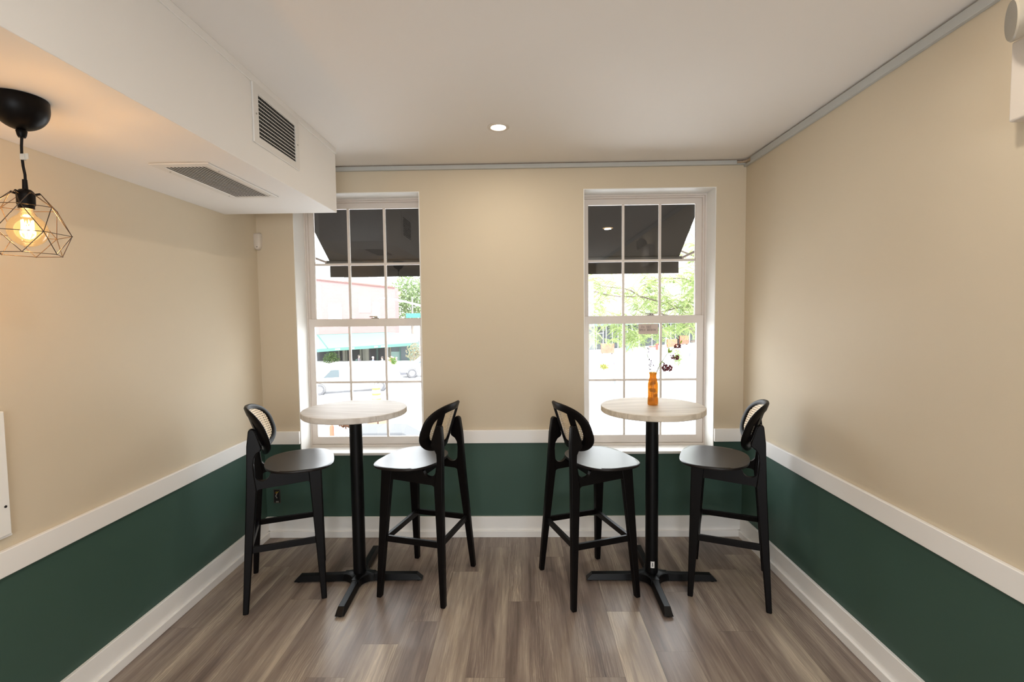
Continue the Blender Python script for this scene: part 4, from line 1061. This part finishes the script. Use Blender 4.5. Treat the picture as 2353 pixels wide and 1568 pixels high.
for (xa_, xb2, ya_, yb_, cnt) in zones:
    for i in range(cnt):
        x, y = rnd.uniform(xa_, xb2), rnd.uniform(ya_, yb_)
        # leave airy gaps
        if math.sin(x*.055+y*.021)+math.sin(y*.09-x*.02+1.3)+rnd.uniform(-.8, .8) < -.75: continue
        p = B3(x, y, rnd.uniform(9.3, 11.6)); a = rnd.uniform(0, 2*PI)
        spray(bm, p, Vector((math.cos(a), math.sin(a)*.6, rnd.uniform(-.5, .25))).normalized(), rnd.uniform(.14, .26), 11, rnd.uniform(.040, .062))
for i in range(500):      # rest of the crown, up and to the right of the view
    p = Vector((rnd.gauss(0, 1.6), rnd.gauss(0, 1.6), rnd.gauss(6.6, .9))); a = rnd.uniform(0, 2*PI)
    spray(bm, p, Vector((math.cos(a), math.sin(a), rnd.uniform(-.5, .25))).normalized(), .3, 10, .06)
o = obj('foliage', bm, leaf_mat('honey_locust_leaf', (.175, .235, .075), (.28, .34, .155), .5), lt_, smooth=False); o['kind'] = 'stuff'

# people on the far side
M_skin = mat('skin', (.2, .13, .1), .6); M_hair = mat('brown_hair', (.02, .012, .009), .7)
def person(label, loc, rz, shirt, pants, seated=False, hat=None, arm=0):
    t = thing('person', label, 'person', loc, rz)
    h0 = .48 if seated else .92
    J = {'pel': (0, 0, h0), 'wai': (.01, 0, h0+.18), 'che': (.02, 0, h0+.40), 'nek': (.03, 0, h0+.52), 'hd0': (.05, 0, h0+.575), 'hd1': (.055, 0, h0+.655), 'hd2': (.05, 0, h0+.73)}
    R_j = {'pel': .13, 'wai': .12, 'che': .15, 'nek': .065, 'hd0': .085, 'hd1': .105, 'hd2': .08}
    Ed = [('pel', 'wai'), ('wai', 'che'), ('che', 'nek'), ('nek', 'hd0'), ('hd0', 'hd1'), ('hd1', 'hd2')]
    for s, n_ in ((1, 'l'), (-1, 'r')):
        J['sh'+n_] = (.02, s*.19, h0+.45); R_j['sh'+n_] = .06
        J['el'+n_] = (.08+.12*arm, s*.24, h0+.20); R_j['el'+n_] = .045
        J['wr'+n_] = (.25+.1*arm, s*.18, h0+.14+.22*arm); R_j['wr'+n_] = .033
        J['ha'+n_] = (.33+.1*arm, s*.16, h0+.15+.26*arm); R_j['ha'+n_] = .035
        Ed += [('che', 'sh'+n_), ('sh'+n_, 'el'+n_), ('el'+n_, 'wr'+n_), ('wr'+n_, 'ha'+n_)]
        J['hi'+n_] = (0, s*.09, h0-.05); R_j['hi'+n_] = .10
        if seated: J['kn'+n_] = (.36, s*.12, h0-.02); J['an'+n_] = (.26, s*.12, .08); J['to'+n_] = (.38, s*.12, .04)
        else: J['kn'+n_] = (.03+.06*s, s*.10, .48); J['an'+n_] = (-.02+.10*s, s*.10, .08); J['to'+n_] = (.12+.10*s, s*.10, .04)
        R_j['kn'+n_] = .065; R_j['an'+n_] = .045; R_j['to'+n_] = .04
        Ed += [('pel', 'hi'+n_), ('hi'+n_, 'kn'+n_), ('kn'+n_, 'an'+n_), ('an'+n_, 'to'+n_)]
    ks = list(J); me = bpy.data.meshes.new('body'); me.from_pydata([J[k] for k in ks], [(ks.index(a), ks.index(b)) for a, b in Ed], [])
    o = bpy.data.objects.new('body', me); link(o); o.parent = t
    sk = o.modifiers.new('skin', 'SKIN'); 
    if not me.skin_vertices: me.attributes  # layer is created with the modifier below
    bpy.context.view_layer.objects.active = o
    if not me.skin_vertices: bpy.ops.mesh.customdata_skin_add()
    for i, k in enumerate(ks):
        me.skin_vertices[0].data[i].radius = (R_j[k], R_j[k]); me.skin_vertices[0].data[i].use_root = (k == 'pel')
    sb = o.modifiers.new('sub', 'SUBSURF'); sb.levels = 1; sb.render_levels = 1
    # clothing tones by height along the body
    m = bpy.data.materials.new('clothed_figure'); N, L, P = nodes(m)
    tc = N.new('ShaderNodeTexCoord'); sp = N.new('ShaderNodeSeparateXYZ'); L.new(tc.outputs['Object'], sp.inputs[0])
    rp = N.new('ShaderNodeValToRGB'); rp.color_ramp.interpolation = 'CONSTANT'; e = rp.color_ramp.elements
    mr = N.new('ShaderNodeMapRange'); mr.inputs['From Max'].default_value = 2.0; L.new(sp.outputs['Z'], mr.inputs['Value']); L.new(mr.outputs[0], rp.inputs[0])
    e[0].position = 0; e[0].color = (*pants, 1); e[1].position = (h0+.06)/2; e[1].color = (*shirt, 1); x_ = e.new((h0+.52)/2); x_.color = (.2, .13, .1, 1)
    L.new(rp.outputs[0], P.inputs['Base Color']); me.materials.append(m)
    bm = BM(); ball(bm, (.030, 0, h0+.705), .110, 2, (1, .95, .85)); obj('cap' if hat else 'hair', bm, ext('cap_cloth', hat) if hat else M_hair, t)
    return t
def pz(px, Y, z): return (at(px, 820, Y).x, Y, G+z)
person('seated person in a white cap and blue shirt at the cafe across the street', pz(856, 44.6, .15), 0, (.06, .08, .16), (.05, .05, .08), True, (.28, .24, .23))
person('seated person with brown hair and bare arms facing the one in the cap', pz(879, 44.6, .15), PI, (.2, .17, .14), (.08, .06, .06), True, None, .3)
person('seated person in a dark top further left inside the cafe terrace', pz(824, 46.5, .15), 0, (.05, .04, .05), (.04, .04, .05), True)
person('person in pale clothes walking on the bright road outside the right window', (at(1411, 860, 34.5).x, 34.5, G), 0, (.19, .19, .23), (.11, .13, .17), False, (.12, .11, .16))
for px, lb in ((867.5, 'round cafe table between the two seated people across the street'),):
    t = thing('cafe_table', lb, 'table', pz(px, 44.6, .15)); bm = BM(); lathe(bm, [(.18, 0), (.18, .02), (.03, .04), (.03, .68), (.2, .70), (.2, .73)], n=20); obj('pedestal_top', bm, ext('pale_table', (.6, .58, .55)), t)
for px, rz_, lb in ((856, 0, 'dark cafe chair under the person in the white cap'), (879, PI, 'dark cafe chair under the person with bare arms'), (824, 0, 'dark cafe chair under the person in the dark top')):
    t = thing('cafe_chair', lb, 'chair', pz(px, 44.6 if px != 824 else 46.5, .15), rz_)
    bm = BM(); box(bm, (-.2, -.2, .33), (.2, .2, .37)); obj('seat', bm, M_dg, t)
    bm = BM(); box(bm, (-.22, -.2, .40), (-.19, .2, .85)); obj('backrest', bm, M_dg, t)
    for x in (-.18, .18):
        for y in (-.18, .18):
            bm = BM(); tube(bm, [(x, y, 0), (x, y, .35)], .015, 5); obj('leg', bm, M_dg, t)
for o in bpy.data.objects:
    for k in ('label', 'category'):
        if o.parent and k in o and o[k] in ('x', None): del o[k]

# ------------------------------------------------------------------ light
wd = bpy.data.worlds.new('world'); SC.world = wd; wd.use_nodes = True
bg = wd.node_tree.nodes['Background']; bg.inputs[0].default_value = (.93, .965, 1, 1); bg.inputs[1].default_value = 6.8
sun = bpy.data.lights.new('sun', 'SUN'); sun.energy = 6; sun.angle = .02; sun.color = (1, .96, .9)
so_ = bpy.data.objects.new('sun', sun); link(so_); so_.rotation_euler = (math.radians(42), math.radians(12), 0)
def area(name, loc, rot, sx, sy, e, col=(1, 1, 1), portal=False):
    l = bpy.data.lights.new(name, 'AREA'); l.shape = 'RECTANGLE'; l.size = sx; l.size_y = sy; l.energy = e; l.color = col
    o = bpy.data.objects.new(name, l); link(o); o.location = loc; o.rotation_euler = rot
    if portal: l.cycles.is_portal = True
    return o
for W in (W1, W2): area('window_portal', ((W[0]+W[1])/2, D+WT+.02, 1.556), (-PI/2, 0, 0), .95, 1.9, 1, portal=True)
# cool fill lamp added behind the camera for daylight from there; then ceiling lamps
area('rear_fill', (.35, YR+.05, 1.45), (PI/2, 0, 0), 2.4, 1.7, 62, (.88, .94, 1))
for (x, y) in ((-.12, .35), (-.12, -1.6), (1.09, 1.29)):  # the pair on the midline is added fill without fixtures; the other has one
    l = bpy.data.lights.new('downlight', 'AREA'); l.shape = 'DISK'; l.size = .08; l.energy = 9 if (x, y) != (1.09, 1.29) else 3; l.color = (1, .90, .78)
    o = bpy.data.objects.new('downlight', l); link(o); o.location = (x, y, ZC-.012)
l = bpy.data.lights.new('downlight', 'AREA'); l.shape = 'DISK'; l.size = .07; l.energy = 4; l.color = (1, .88, .72)
o = bpy.data.objects.new('downlight', l); link(o); o.location = (-.116, 2.805, ZC-.012)

SC.view_settings.view_transform = 'Standard'; SC.view_settings.look = 'None'
SC.view_settings.exposure = .52; SC.view_settings.gamma = 1
SC.cycles.max_bounces = 10; SC.cycles.diffuse_bounces = 6; SC.cycles.transparent_max_bounces = 16
SC.cycles.sample_clamp_indirect = 6; SC.cycles.use_denoising = True
